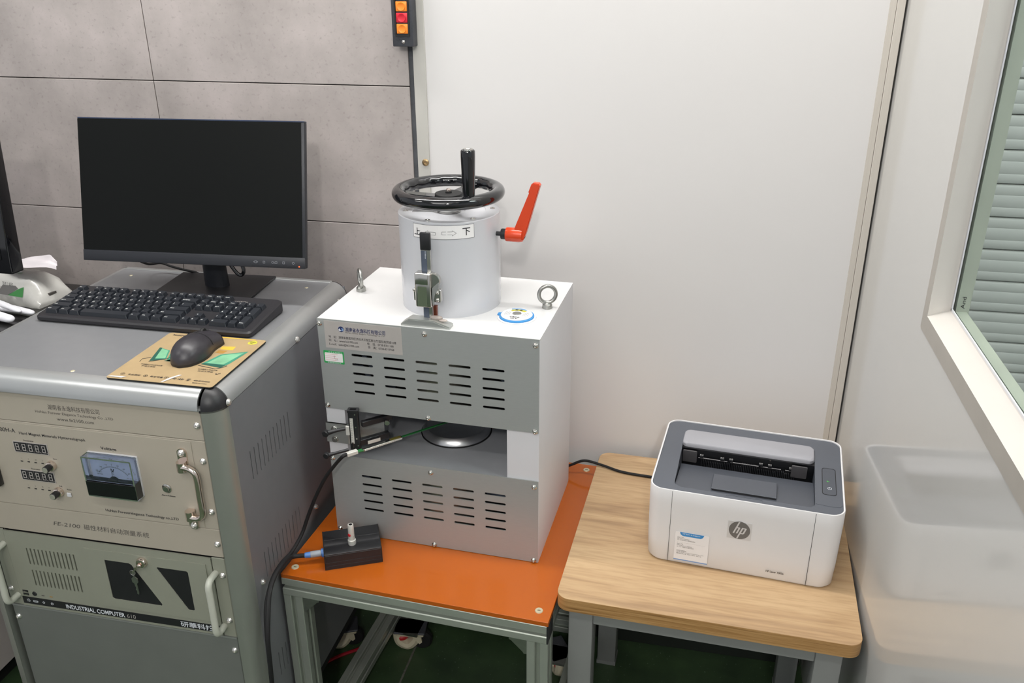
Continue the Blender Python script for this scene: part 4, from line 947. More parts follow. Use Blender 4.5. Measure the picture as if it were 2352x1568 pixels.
# ================================================================= orange topped bench
ou0, ou1, on0, on1, oz = -0.7990, -0.2700, 1.2000, 1.7430, -1.078
ob = thing('aluminium_bench', 'low aluminium profile bench with glossy orange top between rack and wooden table', 'bench', FO, ((ou0 + ou1) / 2, 1.47, -Z0))
g = G(); g.box((ou0, on0, oz - 0.010), (ou1, on1, oz), None, 0.0008, 1); g.part('bench_top', M['orange_board'], ob, 'glossy orange board')
for uu, nn in ((-0.7808 * 1.0, 1.2250), (-0.2935, 1.2270), (-0.3017, 1.7194), (-0.778, 1.72)): inst(FLAT, 'screw', ob, (uu, nn, oz))
pw = 0.040; zr1 = oz - 0.010; zr0 = zr1 - pw
def prof_bar(ax, c1, c2, lo, hi, name='rail'):
    g = G(); g.prism(tslot(c1, c2, pw), lo, hi, ax); return g.part(name, M['alu_profile'], ob)
prof_bar('x', on0 + pw / 2, zr1 - pw / 2, ou0 + 0.0005, ou1 - 0.003); prof_bar('x', on1 - pw / 2, zr1 - pw / 2, ou0 + 0.0005, ou1 - 0.003)
prof_bar('y', ou0 + pw / 2, zr1 - pw / 2, on0 + pw, on1 - pw); prof_bar('y', ou1 - pw / 2, zr1 - pw / 2, on0 + pw, on1 - pw)
for cx in (ou0 + pw / 2, ou1 - pw / 2):
    for cy in (on0 + pw / 2, on1 - pw / 2):
        g = G(); g.prism(tslot(cx, cy, pw), -1.552, zr0, 'z'); g.part('leg', M['alu_profile'], ob)
for cx in (ou0 + pw / 2, ou1 - pw / 2): prof_bar('y', cx, -1.532, on0 + pw, on1 - pw, 'stretcher')
prof_bar('x', on1 - pw / 2, -1.532, ou0 + pw, ou1 - pw, 'stretcher')
g = G(); g.box((ou1 - 0.003, on0 + 0.0005, zr0), (ou1 - 0.0002, on0 + pw, zr1)); g.part('end_cap', M['black_plastic'], ob, 'black plastic end cap of the front rail')
def gusset(u, n_, z, du, name='corner_bracket'):
    g = G(); e = 0.034
    g.prism([(u, z), (u + du * e, z), (u + du * e, z - 0.006), (u + du * 0.030, z - 0.008), (u + du * 0.008, z - 0.030), (u + du * 0.006, z - e), (u, z - e)], n_ - 0.017, n_ + 0.017, 'y'); g.part(name, M['zinc'], ob)
gusset(ou0 + pw, on0 + pw / 2, zr0, 1); gusset(ou1 - pw, on0 + pw / 2, zr0, -1)
def gusset_y(u, n_, z, dn):
    g = G(); e = 0.034
    g.prism([(n_, z), (n_ + dn * e, z), (n_ + dn * 0.030, z - 0.006), (n_ + dn * 0.006, z - 0.030), (n_, z - e)], u - 0.017, u + 0.017, 'x'); g.part('corner_bracket', M['alu'], ob)
gusset_y(ou1 - pw / 2, on0 + pw, zr0, 1); gusset_y(ou0 + pw / 2, on0 + pw, zr0, 1)
for cx, cy, yw in ((-0.722, 1.620, 0.2), (-0.345, 1.640, 2.2), (-0.722, 1.30, 0.3), (-0.345, 1.30, 0.2)): 
    caster(ob, (cx, cy), yw, -1.552)
for nn in (1.62, 1.30):
    g = G(); g.box((ou0 + pw, nn - 0.03, -1.552), (ou0 + 0.105, nn + 0.03, -1.546)); g.part('caster_mount', M['zinc'], ob)
    g = G(); g.box((ou1 - 0.105, nn - 0.03, -1.552), (ou1 - pw, nn + 0.03, -1.546)); g.part('caster_mount', M['zinc'], ob)
g = G(); g.box((ou1 - 0.004 + 0.006, 1.262, -1.125), (ou1 + 0.0105, 1.30, -1.118)); g.bm.free()

# ================================================================= wooden table
wu0, wu1, wn0, wn1, wz = -0.2422, 0.2815, 1.2425, 1.7680, -1.05
wt = thing('wooden_table', 'low table with light oak top and grey steel frame, holding the printer', 'table', FT, ((wu0 + wu1) / 2, 1.5, -Z0))
g = G(); ol = rr(wu0, wu1, wn0, wn1, 0.024, 8)
g.prism(ol, wz - 0.0270, wz - 0.0005, 'z', M['wood_edge']); g.prism(rr(wu0 + 0.0003, wu1 - 0.0003, wn0 + 0.0003, wn1 - 0.0003, 0.024, 8), wz - 0.0005, wz, 'z', M['wood']); g.part('table_top', None, wt)
zf = wz - 0.0272
for uu, nn in ((-0.2210, 1.2640), (0.2120, 1.2640), (-0.2210, 1.690), (0.2035, 1.690)):
    g = G(); g.box((uu, nn, -Z0 + 0.004), (uu + 0.045, nn + 0.045, zf), None, 0.003, 2); lg = g.part('leg', M['table_steel'], wt)
    g = G(); g.box((uu - 0.001, nn - 0.001, -Z0), (uu + 0.046, nn + 0.046, -Z0 + 0.010)); g.part('foot', M['table_steel'], lg)
for a, b in (((-0.176, 1.2642, zf - 0.040), (0.212, 1.292, zf)), ((-0.176, 1.705, zf - 0.030), (0.2035, 1.733, zf)), ((-0.2205, 1.309, zf - 0.030), (-0.193, 1.69, zf)), ((0.227, 1.309, zf - 0.030), (0.2545, 1.69, zf))):
    g = G(); g.box(a, b, None, 0.002, 1); g.part('apron', M['table_steel'], wt)

# ================================================================= printer
pu0, pu1, pn0, pn1, pz0, pz1 = -0.1720, 0.1720, 1.3870, 1.6620, -1.0500, -0.8890
pr = thing('printer', 'white laser printer with dark grey top on the wooden table', 'printer', FP, (0, 1.52, pz0))
g = G()
def fp_(ins, r): return rr(pu0 + ins, pu1 - ins, pn0 + ins * 0.6, pn1 - ins, r, 7)
sec = [(fp_(0.0080, 0.024), pz0 + 0.0015), (fp_(0.0035, 0.026), pz0 + 0.006), (fp_(0.0015, 0.026), pz0 + 0.05), (fp_(0.0, 0.026), pz1 - 0.03), (fp_(0.0, 0.026), pz1 - 0.0015), (fp_(0.001, 0.025), pz1), (fp_(0.0035, 0.023), pz1), (fp_(0.0036, 0.023), pz1 - 0.003)]
g.surf([[(x, y, z) for x, y in s_] for s_, z in sec], None, True); g.bm.faces.new([g._v((x, y, sec[0][1])) for x, y in sec[0][0]])
g.part('printer_shell', M['printer_white'], pr, angle=50)
g = G(); g.prism(fp_(0.012, 0.02), pz0, pz0 + 0.0016, 'z'); g.part('printer_foot', M['black_plastic'], pr)
PZ = pz1 - 0.0022
def hole(): return [(-0.1290, 1.4240), (-0.1275, 1.4140), (-0.1160, 1.4060), (0.1130, 1.4060), (0.1200, 1.4140), (0.1205, 1.4240), (0.1205, 1.5700), (-0.1320, 1.5700)]
g = G(); g.plate(fp_(0.0037, 0.023), [hole()], PZ - 0.002, PZ, 'z'); g.part('top_deck', M['printer_grey'], pr, 'dark grey top deck')
g = G(); zb = PZ - 0.034
g.surf([[(-0.128, 1.4060, PZ - 0.001), (0.1205, 1.4060, PZ - 0.001)], [(-0.128, 1.418, PZ - 0.004), (0.1205, 1.418, PZ - 0.004)], [(-0.128, 1.50, PZ - 0.017), (0.1205, 1.50, PZ - 0.017)], [(-0.130, 1.5330, PZ - 0.026), (0.1205, 1.5330, PZ - 0.026)], [(-0.130, 1.5420, PZ - 0.042), (0.1205, 1.5420, PZ - 0.042)]])
g.surf([[(-0.1295, 1.406, PZ - 0.002), (-0.131, 1.57, PZ - 0.002)], [(-0.1280, 1.41, PZ - 0.005), (-0.1300, 1.57, PZ - 0.045)]]); g.surf([[(0.1212, 1.406, PZ - 0.002), (0.1212, 1.57, PZ - 0.002)], [(0.1205, 1.41, PZ - 0.005), (0.1205, 1.57, PZ - 0.045)]])
g.part('output_tray', M['printer_dark'], pr)
g = G(); g.X = Matrix.Translation(Vector((0, 1.4175, PZ - 0.0015))) @ Matrix.Rotation(math.radians(-7.5), 4, 'X')
g.box((-0.0625, 0, 0), (0.0545, 0.066, 0.0022), None, 0.001, 1); g.box((-0.060, -0.0012, -0.0025), (0.052, 0.002, 0.0005), M['black_plastic']); g.part('paper_stop', M['printer_dark'], pr)
g = G(); g.plate(rr(-0.0345, 0.0310, 1.3880, 1.4040, 0.004, 4), [rr(-0.0338, 0.0303, 1.3880 - 0.0010, 1.4033, 0.0035, 4)], PZ - 0.0002, PZ + 0.0005, 'z'); g.part('finger_recess', M['printer_dark'], pr)
g = G(); g.box((-0.130, 1.5560, PZ - 0.045), (0.1205, 1.568, PZ - 0.0025)); g.box((-0.130, 1.5420, PZ - 0.0455), (0.1205, 1.568, PZ - 0.0415)); g.part('feed_recess', M['printer_in'], pr)
g = G(); x = -0.092
while x < 0.088:
    hh = 0.024 if (-0.016 < x < 0.012) else (0.016 + (0.003 if int((x + 1) * 60) % 3 == 0 else 0))
    g.box((x, 1.5500, PZ - 0.0420), (x + 0.0016, 1.5565, PZ - 0.0420 + hh), None); x += 0.0034
g.part('paper_ribs', M['rib_dark'], pr, kind='stuff')
for x in (-0.092, -0.052, -0.035, 0.022, 0.039, 0.078):
    g = G(); g.lathe([(0, -0.0035), (0.0042, -0.0035), (0.0042, 0.0035), (0, 0.0035)], (x, 1.5525, PZ - 0.0135), 'x', 14); g.box((x - 0.0008, 1.5475, PZ - 0.0105), (x + 0.0008, 1.5495, PZ - 0.0085), M['chrome']); g.part('feed_roller', M['black_gloss'], pr)
g = G()
for a, b in ((-0.098, -0.042), (-0.036, 0.018), (0.022, 0.060), (0.068, 0.09)): g.tube([(a, 1.5512, PZ - 0.0180), (b, 1.5512, PZ - 0.0180)], 0.0011, 6)
g.part('roller_shaft', M['tab_grey'], pr)
for a, b in ((-0.1285, -0.1010), (0.0790, 0.1080)):
    g = G(); g.X = Matrix.Translation(Vector((0, 1.5450, PZ - 0.0050))) @ Matrix.Rotation(math.radians(12), 4, 'X'); g.prism(rr(a, b, -0.0260, 0.003, 0.002, 3), 0, 0.0025, 'y'); g.part('paper_flap', M['tab_grey'], pr)
g = G(); o = rr(-0.1330, 0.1195, 1.5640, 1.6185, 0.012, 6)
g.surf([[(x, y - (0.003 if y < 1.59 else 0), z) for x, y in rr(-0.1330 + i_, 0.1195 - i_, 1.5640 + i_, 1.6185 - i_, 0.012, 6)] for i_, z in ((0.0, PZ - 0.004), (0.0, PZ + 0.0035), (0.0015, PZ + 0.006), (0.004, PZ + 0.007))], None, True)
g.bm.faces.new([g._v((x, y - (0.003 if y < 1.59 else 0), PZ + 0.007)) for x, y in rr(-0.1330 + 0.004, 0.1195 - 0.004, 1.5680, 1.6145, 0.012, 6)]); bmesh.ops.remove_doubles(g.bm, verts=g.bm.verts, dist=1e-6)
g.part('rear_flap', M['printer_flap'], pr, 'pale grey raised bar over the paper exit')
g = G(); g.prism([(0.1215, 1.5630), (0.1360, 1.5600), (0.1640, 1.5575), (0.1672, 1.5500), (0.1668, 1.4260), (0.1630, 1.4190), (0.1480, 1.4175), (0.1215, 1.420)], PZ, PZ + 0.0006, 'z'); g.part('control_plate', M['printer_grey'], pr)
g = G(); g.plate(rr(0.1330, 0.1580, 1.4545, 1.5495, 0.006, 5), [rr(0.1340, 0.1570, 1.4555, 1.5485, 0.0055, 5)], PZ + 0.0004, PZ + 0.0012, 'z', M['black_plastic']); g.prism(rr(0.1342, 0.1568, 1.4557, 1.5483, 0.0055, 5), PZ + 0.0005, PZ + 0.0010, 'z', M['printer_dark'])
cp_ = g.part('control_panel', None, pr)
g = G(); g.plate(ngon(0.1461, 1.4770, 0.0038, 20), [ngon(0.1461, 1.4770, 0.0031, 20)], PZ + 0.0011, PZ + 0.0014, 'z'); g.box((0.1458, 1.4770, PZ + 0.0011), (0.1464, 1.4815, PZ + 0.0014)); g.part('power_symbol', M['ink_white'], pr)
g = G()
for i in range(3): g.box((0.1415 + i * 0.0016, 1.4995, PZ + 0.0011), (0.1422 + i * 0.0016, 1.5035 - 0.0008 * i, PZ + 0.0013))
g.part('status_light', M['led_green'], pr)
FN = pn0 + 0.0006
g = G(); g.box((-0.1283, FN - 0.0008, pz0 + 0.004), (-0.1277, FN + 0.001, pz1 - 0.002)); g.box((0.1222, FN - 0.0008, pz0 + 0.004), (0.1229, FN + 0.001, pz1 - 0.002)); g.part('panel_seam', M['black_plastic'], pr)
FF = pn0 - 0.0004
g = G(); g.box((-0.0243, FF, -0.9705), (0.0178, FF + 0.0004, -0.9335)); g.part('badge_film', M['film'], pr)
cx, cz_, rb = -0.0032, -0.9511, 0.0188
g = G(); g.prism(ngon(cx, cz_, rb, 48), FF - 0.0003, FF, 'y', M['hp_grey'])
def hp(pts):      # strokes in badge units, slanted
    n0 = len(g.bm.faces); g.bm.faces.new([g._v((cx + (x + 0.36 * y) * rb, FF - 0.0005, cz_ + y * rb)) for x, y in pts]); g._fin(n0, M['film'])
hp([(-0.48, -0.38), (-0.33, -0.38), (-0.33, 0.935), (-0.48, 0.965)]); hp([(-0.33, 0.34), (-0.33, 0.22), (-0.22, 0.22), (-0.18, 0.18), (-0.18, -0.38), (-0.03, -0.38), (-0.03, 0.24), (-0.10, 0.34)])
hp([(0.10, -0.95), (0.25, -0.935), (0.25, 0.34), (0.10, 0.34)]); hp([(0.25, 0.34), (0.25, 0.22), (0.42, 0.22), (0.42, -0.26), (0.25, -0.26), (0.25, -0.38), (0.50, -0.38), (0.57, -0.30), (0.57, 0.26), (0.50, 0.34)])
g.part('badge', None, pr, 'round grey hp badge')
g = G(); text_geo(g, 'HP Laser 1003a', (0.0512, FF, -1.0310), M['ink'], h=0.0042, w_=0.0315, bold=0.02); g.part('lettering', M['ink'], pr)
g = G(); su0, su1, sz0, sz1 = -0.1168, -0.0545, -1.0400, -0.9762
g.prism(rr(su0, su1, sz0, sz1, 0.002, 3), FF - 0.0002, FF + 0.0003, 'y', M['paper'])
g.box((su0, FF - 0.0003, sz0 + 0.0005), (su1, FF, sz0 + 0.0030), M['pale_blue'])
g.prism([(-0.1085, sz1), (-0.0640, sz1), (-0.0660, sz1 - 0.0050), (-0.0695, sz1 - 0.0080), (-0.1030, sz1 - 0.0080), (-0.1070, sz1 - 0.0050)], FF - 0.0004, FF, 'y', M['blue'])
text_geo(g, 'HP Sales & Support', (-0.1030, FF - 0.0005, sz1 - 0.0040), M['ink_white'], h=0.0024, w_=0.032, bold=0.01)
y_ = FF - 0.0004
for s_, zz, w_, hh in (('Scan Me', -0.9885, 0.0115, 0.0022), ('HP Sales Service', -0.9915, 0.022, 0.0022), ('扫一扫 惠普官方商城及服务', -0.9945, 0.033, 0.0018), ('Scan Me', -1.0035, 0.0115, 0.0022), ('HP Customer Support', -1.0068, 0.028, 0.0022), ('扫一扫 下载驱动和服务支持', -1.0100, 0.031, 0.0018), ('惠普官方客服热线', -1.0185, 0.018, 0.0018), ('产品支持 www.support.hp.com', -1.0215, 0.050, 0.0018), ('服务热线 400-885-6616', -1.0248 , 0.046, 0.0018)):
    text_geo(g, s_, (su0 + 0.0045, y_, zz), M['ink_grey'], h=hh, w_=w_)
g.box((su0 + 0.004, y_, -0.9992), (su1 - 0.006, FF, -0.9990), M['label'])
g.part('support_sticker', None, pr, 'white and blue support sticker')

# printer cable
g = G(); g.tube(smooth([(-0.265, 1.735, -1.1), (-0.262, 1.715, -1.072), (-0.235, 1.712, -1.055), (-0.205, 1.715, -1.042), (-0.165, 1.708, -1.0445), (-0.12, 1.692, -1.0465), (-0.07, 1.685, -1.0466), (-0.03, 1.684, -1.0466), (0.02, 1.69, -1.0466)], 8), 0.0030, 8)
g.top('power_cable', M['rubber'], W, (-0.12, 1.69, -1.05), 'black cable crossing the back of the wooden table to the printer', 'cable')

# ================================================================= magnetising machine on the orange bench
au0, au1, an0, an1, az0, az1 = -0.7325, -0.3092, 1.3638, 1.6680, -1.0780, -0.6040
mc = thing('magnet_machine', 'white boxy magnet machine with slotted aluminium front panels on the orange bench', 'machine', FM, ((au0 + au1) / 2, 1.515, az0))
F_ = an0
g = G(); tk = 0.002; gz0, gz1 = -0.8930, -0.7895
g.box((au0, F_ + 0.0015, az1 - tk), (au1, an1, az1)); g.part('top_cover', M['white_gloss'], mc)
g = G(); g.box((au1 - tk, F_ + 0.0015, az0), (au1, an1, az1 - tk)); g.part('side_cover', M['white_satin'], mc)
g = G(); g.box((au0, F_ + 0.0015, az0), (au0 + tk, an1, az1 - tk)); g.part('side_cover', M['white_satin'], mc)
g = G(); g.box((au0 + tk, an1 - tk, az0), (au1 - tk, an1, az1 - tk)); g.part('rear_cover', M['white_satin'], mc)
g = G(); g.box((-0.3703, F_ + 0.0020, gz0), (au1 - tk, 1.58, gz1)); g.part('gap_column', M['white_satin'], mc)
g = G(); g.box((au0 + tk, F_ + 0.0020, gz0), (-0.694, 1.58, gz1)); g.part('gap_column', M['white_satin'], mc)
g = G(); g.box((au0 + tk, F_ + 0.002, gz0 - 0.002), (au1 - tk, an1 - tk, gz0)); g.part('gap_platform', M['platform'], mc)
g = G(); g.box((au0 + tk, F_ + 0.004, gz1), (au1 - tk, an1 - tk, gz1 + 0.002)); g.part('gap_ceiling', M['rack_side'], mc)
g = G(); g.box((-0.694, 1.585, gz0), (-0.3703, 1.587, gz1)); g.part('gap_lining', M['platform'], mc)
def slots(us, zs_, wd, hh): return [rr(u, u + wd, z - hh / 2, z + hh / 2, hh / 2 - 0.0001, 4) for u in us for z in zs_]
us = [-0.6685, -0.6052, -0.5417, -0.4782, -0.4148]
zu = [-0.6715 - 0.0190 * i for i in range(5)]; zl = [-0.9345 - 0.0191 * i for i in range(5)]
g = G(); g.plate([(au0, gz1), (au1 - 0.0005, gz1), (au1 - 0.0005, az1 + 0.0005), (au0, az1 + 0.0005)], slots(us, zu, 0.0418, 0.0052), F_ - 0.0005, F_ + 0.0015, 'y'); up = g.part('front_panel', M['alu_panel'], mc, 'upper slotted aluminium panel')
g = G(); g.plate([(au0, az0 + 0.001), (au1 - 0.0005, az0 + 0.001), (au1 - 0.0005, gz0 + 0.0005), (au0, gz0 + 0.0005)], slots(us, zl, 0.0418, 0.0052), F_ - 0.0005, F_ + 0.0015, 'y'); g.part('front_panel', M['alu_panel'], mc, 'lower slotted aluminium panel')
g = G(); g.box((au0 + 0.003, 1.500, az1 - 0.004), (au1 - 0.003, 1.502, gz1 + 0.003)); g.box((au0 + 0.003, 1.500, az0 + 0.002), (au1 - 0.003, 1.502, gz0 - 0.003)); g.box((au0 + 0.003, F_ + 0.003, az0), (au1 - 0.003, 1.5, az0 + 0.002)); g.box((au0 + 0.003, F_ + 0.003, gz1 + 0.003), (au1 - 0.003, 1.5, gz1 + 0.005)); g.part('inner_bulkhead', M['black_matte'], mc)
for z0, z1 in ((gz1 + 0.006, az1 - 0.006), (az0 + 0.004, gz0 - 0.006)):
    g = G(); g.lathe([(0.0, 0), (0.075, 0), (0.075, z1 - z0), (0, z1 - z0)], (-0.520, 1.455, z0), 'z', 40); g.part('coil', M['coil'], mc)
for uu, zz in ((-0.7275, -0.6129), (-0.5218, -0.6140), (-0.3163, -0.6150), (-0.7267, -0.7831), (-0.5223, -0.7854), (-0.3165, -0.7865), (-0.5225, -0.9048), (-0.3174, -0.9052), (-0.7276, -0.9011), (-0.5222, -1.0725), (-0.3175, -1.0725), (-0.7264, -1.0685)): inst(SCREW, 'screw', mc, (uu, F_ - 0.0005, zz))
g = G()
for pts in ([(-0.70, 1.40, -0.70), (-0.665, 1.385, -0.668), (-0.645, 1.39, -0.700), (-0.62, 1.40, -0.735)], [(-0.70, 1.41, -0.72), (-0.66, 1.385, -0.705), (-0.64, 1.385, -0.728), (-0.60, 1.40, -0.745)], [(-0.42, 1.40, -0.68), (-0.395, 1.385, -0.688), (-0.37, 1.39, -0.712), (-0.34, 1.40, -0.74)], [(-0.42, 1.40, -0.955), (-0.39, 1.39, -0.952), (-0.36, 1.39, -0.972), (-0.33, 1.40, -0.99)], [(-0.70, 1.40, -0.95), (-0.66, 1.385, -0.955), (-0.63, 1.39, -0.97), (-0.60, 1.40, -0.99)]): g.tube(smooth(pts, 6), 0.004, 8)
g.part('inner_wire', M['gauge_blue'], mc)
# poles
pc = (-0.5183, 1.514)
g = G(); g.lathe([(0.0, 0), (0.0735, 0), (0.0735, 0.0015), (0.0725, 0.0020)], (pc[0], pc[1], gz0), 'z', 64, M['rubber']); g.lathe([(0.0715, 0.0015), (0.0710, 0.005), (0.0620, 0.0150), (0.0612, 0.0156), (0.030, 0.0166), (0, 0.0166)], (pc[0], pc[1], gz0), 'z', 64, M['steel_brush']); g.part('pole_piece', None, mc, 'lower turned steel pole')
g = G(); g.lathe([(0.0720, 0.0), (0.0715, -0.004), (0.063, -0.014), (0.040, -0.026), (0.022, -0.030), (0, -0.030)], (pc[0], pc[1], gz1), 'z', 64); g.part('pole_piece', M['steel_brush'], mc, 'upper turned steel pole')
# column, wheel
RC, zc1 = 0.0947, -0.4237
g = G(); g.lathe([(RC, 0), (RC, zc1 - az1 - 0.0012), (RC - 0.0012, zc1 - az1), (RC - 0.026, zc1 - az1), (RC - 0.027, zc1 - az1 - 0.002), (0.03, zc1 - az1 - 0.002), (0.03, zc1 - az1 - 0.004), (0, zc1 - az1 - 0.004)], (pc[0], pc[1], az1), 'z', 96); g.part('column', M['column_white'], mc, 'white round column')
for a in (-100, -40, 20, 80, 140, 200):
    g = G(); ar = math.radians(a); g.lathe([(0, 0.0006), (0.002, 0.0006), (0.0022, 0.0012), (0.0048, 0.0012), (0.005, 0)], (pc[0] + 0.081 * math.cos(ar), pc[1] + 0.081 * math.sin(ar), zc1), 'z', 14); g.part('screw', M['steel'], mc)
ww = -0.3901; Ro, rt = 0.1048, 0.0122; cxw, cyw = pc
g = G(); g.lathe([(0.022, 0), (0.022, 0.012), (0.012, 0.012), (0.012, 0.03)], (cxw, cyw, zc1 - 0.003), 'z', 32); g.part('shaft_collar', M['steel'], mc)
g = G(); rows = []
for i in range(145):
    t_ = 2 * PI * i / 144; row = []
    for j in range(20):
        ph = 2 * PI * j / 20; rr_ = rt
        inner = max(0, -math.cos(ph)); lowr = max(0, -math.sin(ph)) * 0.6 + 0.4
        rr_ += inner * (0.0030 + 0.0022 * math.cos(20 * t_)) * lowr
        row.append((cxw + (Ro - rt + rr_ * math.cos(ph)) * math.cos(t_), cyw + (Ro - rt + rr_ * math.cos(ph)) * math.sin(t_), ww + 0.95 * rt * math.sin(ph)))
    rows.append(row)
g.surf(rows, None, True); bmesh.ops.remove_doubles(g.bm, verts=g.bm.verts, dist=1e-6); hw = g.part('handwheel', M['black_gloss'], mc, 'glossy black handwheel')
g = G()
for a in (-47, 73, 193):
    c_, s_ = math.cos(math.radians(a)), math.sin(math.radians(a))
    for rr0, rr1, w0, w1, za, zb_ in ((0.015, 0.060, 0.013, 0.010, -0.010, -0.006), (0.060, 0.092, 0.010, 0.014, -0.006, 0.0)):
        P_ = [(rr0, -w0, za), (rr1, -w1, zb_), (rr1, w1, zb_), (rr0, w0, za)]
        tp_ = [g._v((cxw + x * c_ - y * s_, cyw + x * s_ + y * c_, ww + z_ + 0.003)) for x, y, z_ in P_]; bt = [g._v((cxw + x * c_ - y * s_, cyw + x * s_ + y * c_, ww + z_ - 0.005)) for x, y, z_ in P_]
        g.bm.faces.new(tp_); g.bm.faces.new(bt[::-1])
        for k_ in range(4): g.bm.faces.new((tp_[k_], bt[k_], bt[(k_ + 1) % 4], tp_[(k_ + 1) % 4]))
g.part('wheel_spoke', M['black_gloss'], hw)
g = G(); g.lathe([(0.0, -0.012), (0.0245, -0.012), (0.0255, -0.010), (0.0255, -0.003), (0.0245, -0.002), (0.006, -0.002), (0.006, 0.001), (0, 0.001)], (cxw, cyw, ww), 'z', 40); g.part('wheel_hub', M['black_matte'], hw)
g = G(); g.lathe([(0.0, 0.0), (0.0045, 0.0), (0.0045, 0.005), (0.003, 0.006), (0, 0.006)], (cxw, cyw, ww), 'z', 16); g.part('hub_screw', M['chrome'], hw)
hx, hy = -0.4597, 1.4528
g = G(); g.lathe([(0.0, 0.004), (0.010, 0.006), (0.0108, 0.012), (0.0118, 0.045), (0.0128, 0.080), (0.0126, 0.0895), (0.0112, 0.0915), (0.0085, 0.0915)], (hx, hy, ww), 'z', 32); hh_ = g.part('handle_grip', M['black_gloss'], hw)
g = G(); g.lathe([(0.0086, 0.0915), (0.0082, 0.0935), (0.005, 0.0930), (0.0045, 0.0925), (0, 0.0925)], (hx, hy, ww), 'z', 24); g.part('handle_pin', M['steel'], hw)
# direction label wrapped on the column
def wrap(g, r=RC + 0.0004):
    for v in g.bm.verts:
        s_ = v.co.x; dep = v.co.y
        a = s_ / RC - PI / 2
        v.co.x = pc[0] + (r + dep) * math.cos(a); v.co.y = pc[1] + (r + dep) * math.sin(a)
def su(u): return RC * math.asin((u - pc[0]) / RC)
s0, s1 = su(-0.5565), su(-0.4505); z0, z1 = -0.4535, -0.4278
lb = G()
N_ = 16
for i in range(N_):
    a, b = s0 + (s1 - s0) * i / N_, s0 + (s1 - s0) * (i + 1) / N_
    lb.box((a, 0, z0), (b, 0.0001, z0 + 0.0006), M['ink']); lb.box((a, 0, z1 - 0.0006), (b, 0.0001, z1), M['ink']); lb.box((a, 0, z0 + 0.0006), (b, 0.0001, z1 - 0.0006), M['paper'])
lb.box((s0 - 0.0006, 0, z0), (s0, 0.0001, z1), M['ink']); lb.box((s1, 0, z0), (s1 + 0.0006, 0.0001, z1), M['ink']); wrap(lb); lbo = lb.part('direction_label', None, mc, 'white label reading 上 and 下 with two arrows')
g = G(); 
text_geo(g, '上', (su(-0.5545), 0, -0.4475), M['ink'], h=0.0105, bold=0.012); text_geo(g, '下', (su(-0.4675), 0, -0.4460), M['ink'], h=0.0115, bold=0.012)
def arrow(x0, x1, zc, d):
    hh, ww_, t_ = 0.0048, 0.0075, 0.00025
    pts = [(x0, zc - 0.0026), (x1 - ww_, zc - 0.0026), (x1 - ww_, zc - hh), (x1, zc), (x1 - ww_, zc + hh), (x1 - ww_, zc + 0.0026), (x0, zc + 0.0026)]
    if d < 0: pts = [(x0 + x1 - x, z_) for x, z_ in pts]
    k_ = len(pts)
    for i in range(k_):
        (xa, za), (xb, zb_) = pts[i], pts[(i + 1) % k_]; dx, dz = xb - xa, zb_ - za; L_ = math.hypot(dx, dz); nx_, nz_ = -dz / L_ * t_, dx / L_ * t_
        n0 = len(g.bm.faces); g.bm.faces.new([g._v((xa + nx_, 0, za + nz_)), g._v((xb + nx_, 0, zb_ + nz_)), g._v((xb - nx_, 0, zb_ - nz_)), g._v((xa - nx_, 0, za - nz_))]); g._fin(n0, M['ink'])
arrow(su(-0.5345), su(-0.5130), -0.4430, -1); arrow(su(-0.5015), su(-0.4770), -0.4420, 1)
wrap(g, RC + 0.0009); g.part('label_print', M['ink'], lbo)
# clamp lever
ln_, lz = 1.504, -0.4605
g = G(); g.lathe([(0, 0), (0.0042, 0), (0.0042, 0.010), (0.0095, 0.010), (0.0100, 0.0115), (0.0100, 0.0190), (0, 0.0190)], (-0.4250, ln_, lz), 'x', 20, M['black_plastic'])
lv = g.part('clamp_lever', None, mc, 'orange clamp lever on the column')
g = G(); g.lathe([(0.0, 0.0), (0.0060, 0.0), (0.0060, 0.0030), (0.0035, 0.0036), (0.003, 0.001), (0, 0.001)], (-0.3735, ln_, lz), 'x', 16); g.part('lever_screw', M['black_plastic'], lv)
g = G(); g.lathe([(0.006, 0), (0.0125, 0.0), (0.0132, 0.0015), (0.0132, 0.0245), (0.0120, 0.0310), (0.006, 0.0315)], (-0.4055, ln_, lz), 'x', 28)
g.part('lever_hub', M['orange_lever'], lv)
g = G(); pts = [(-0.3905, -0.4530), (-0.3880, -0.4450), (-0.3615, -0.3800), (-0.3628, -0.3785), (-0.3572, -0.3640), (-0.3535, -0.3615), (-0.3445, -0.3622), (-0.3415, -0.3660), (-0.3665, -0.4535), (-0.372, -0.468), (-0.388, -0.468)]
t = bmesh.new(); A = [t.verts.new((x, ln_ - 0.0070, z_)) for x, z_ in pts]; B = [t.verts.new((x, ln_ + 0.0070, z_)) for x, z_ in pts]; t.faces.new(A); t.faces.new(B[::-1])
for i in range(len(pts)): t.faces.new((A[i], B[i], B[(i + 1) % len(pts)], A[(i + 1) % len(pts)]))
bmesh.ops.recalc_face_normals(t, faces=t.faces); bmesh.ops.bevel(t, geom=[e for e in t.edges if abs(e.verts[0].co.y - e.verts[1].co.y) < 1e-6], offset=0.0013, segments=2, affect='EDGES'); g.merge(t, Matrix.Identity(4)); g.part('lever_arm', M['orange_lever'], lv)
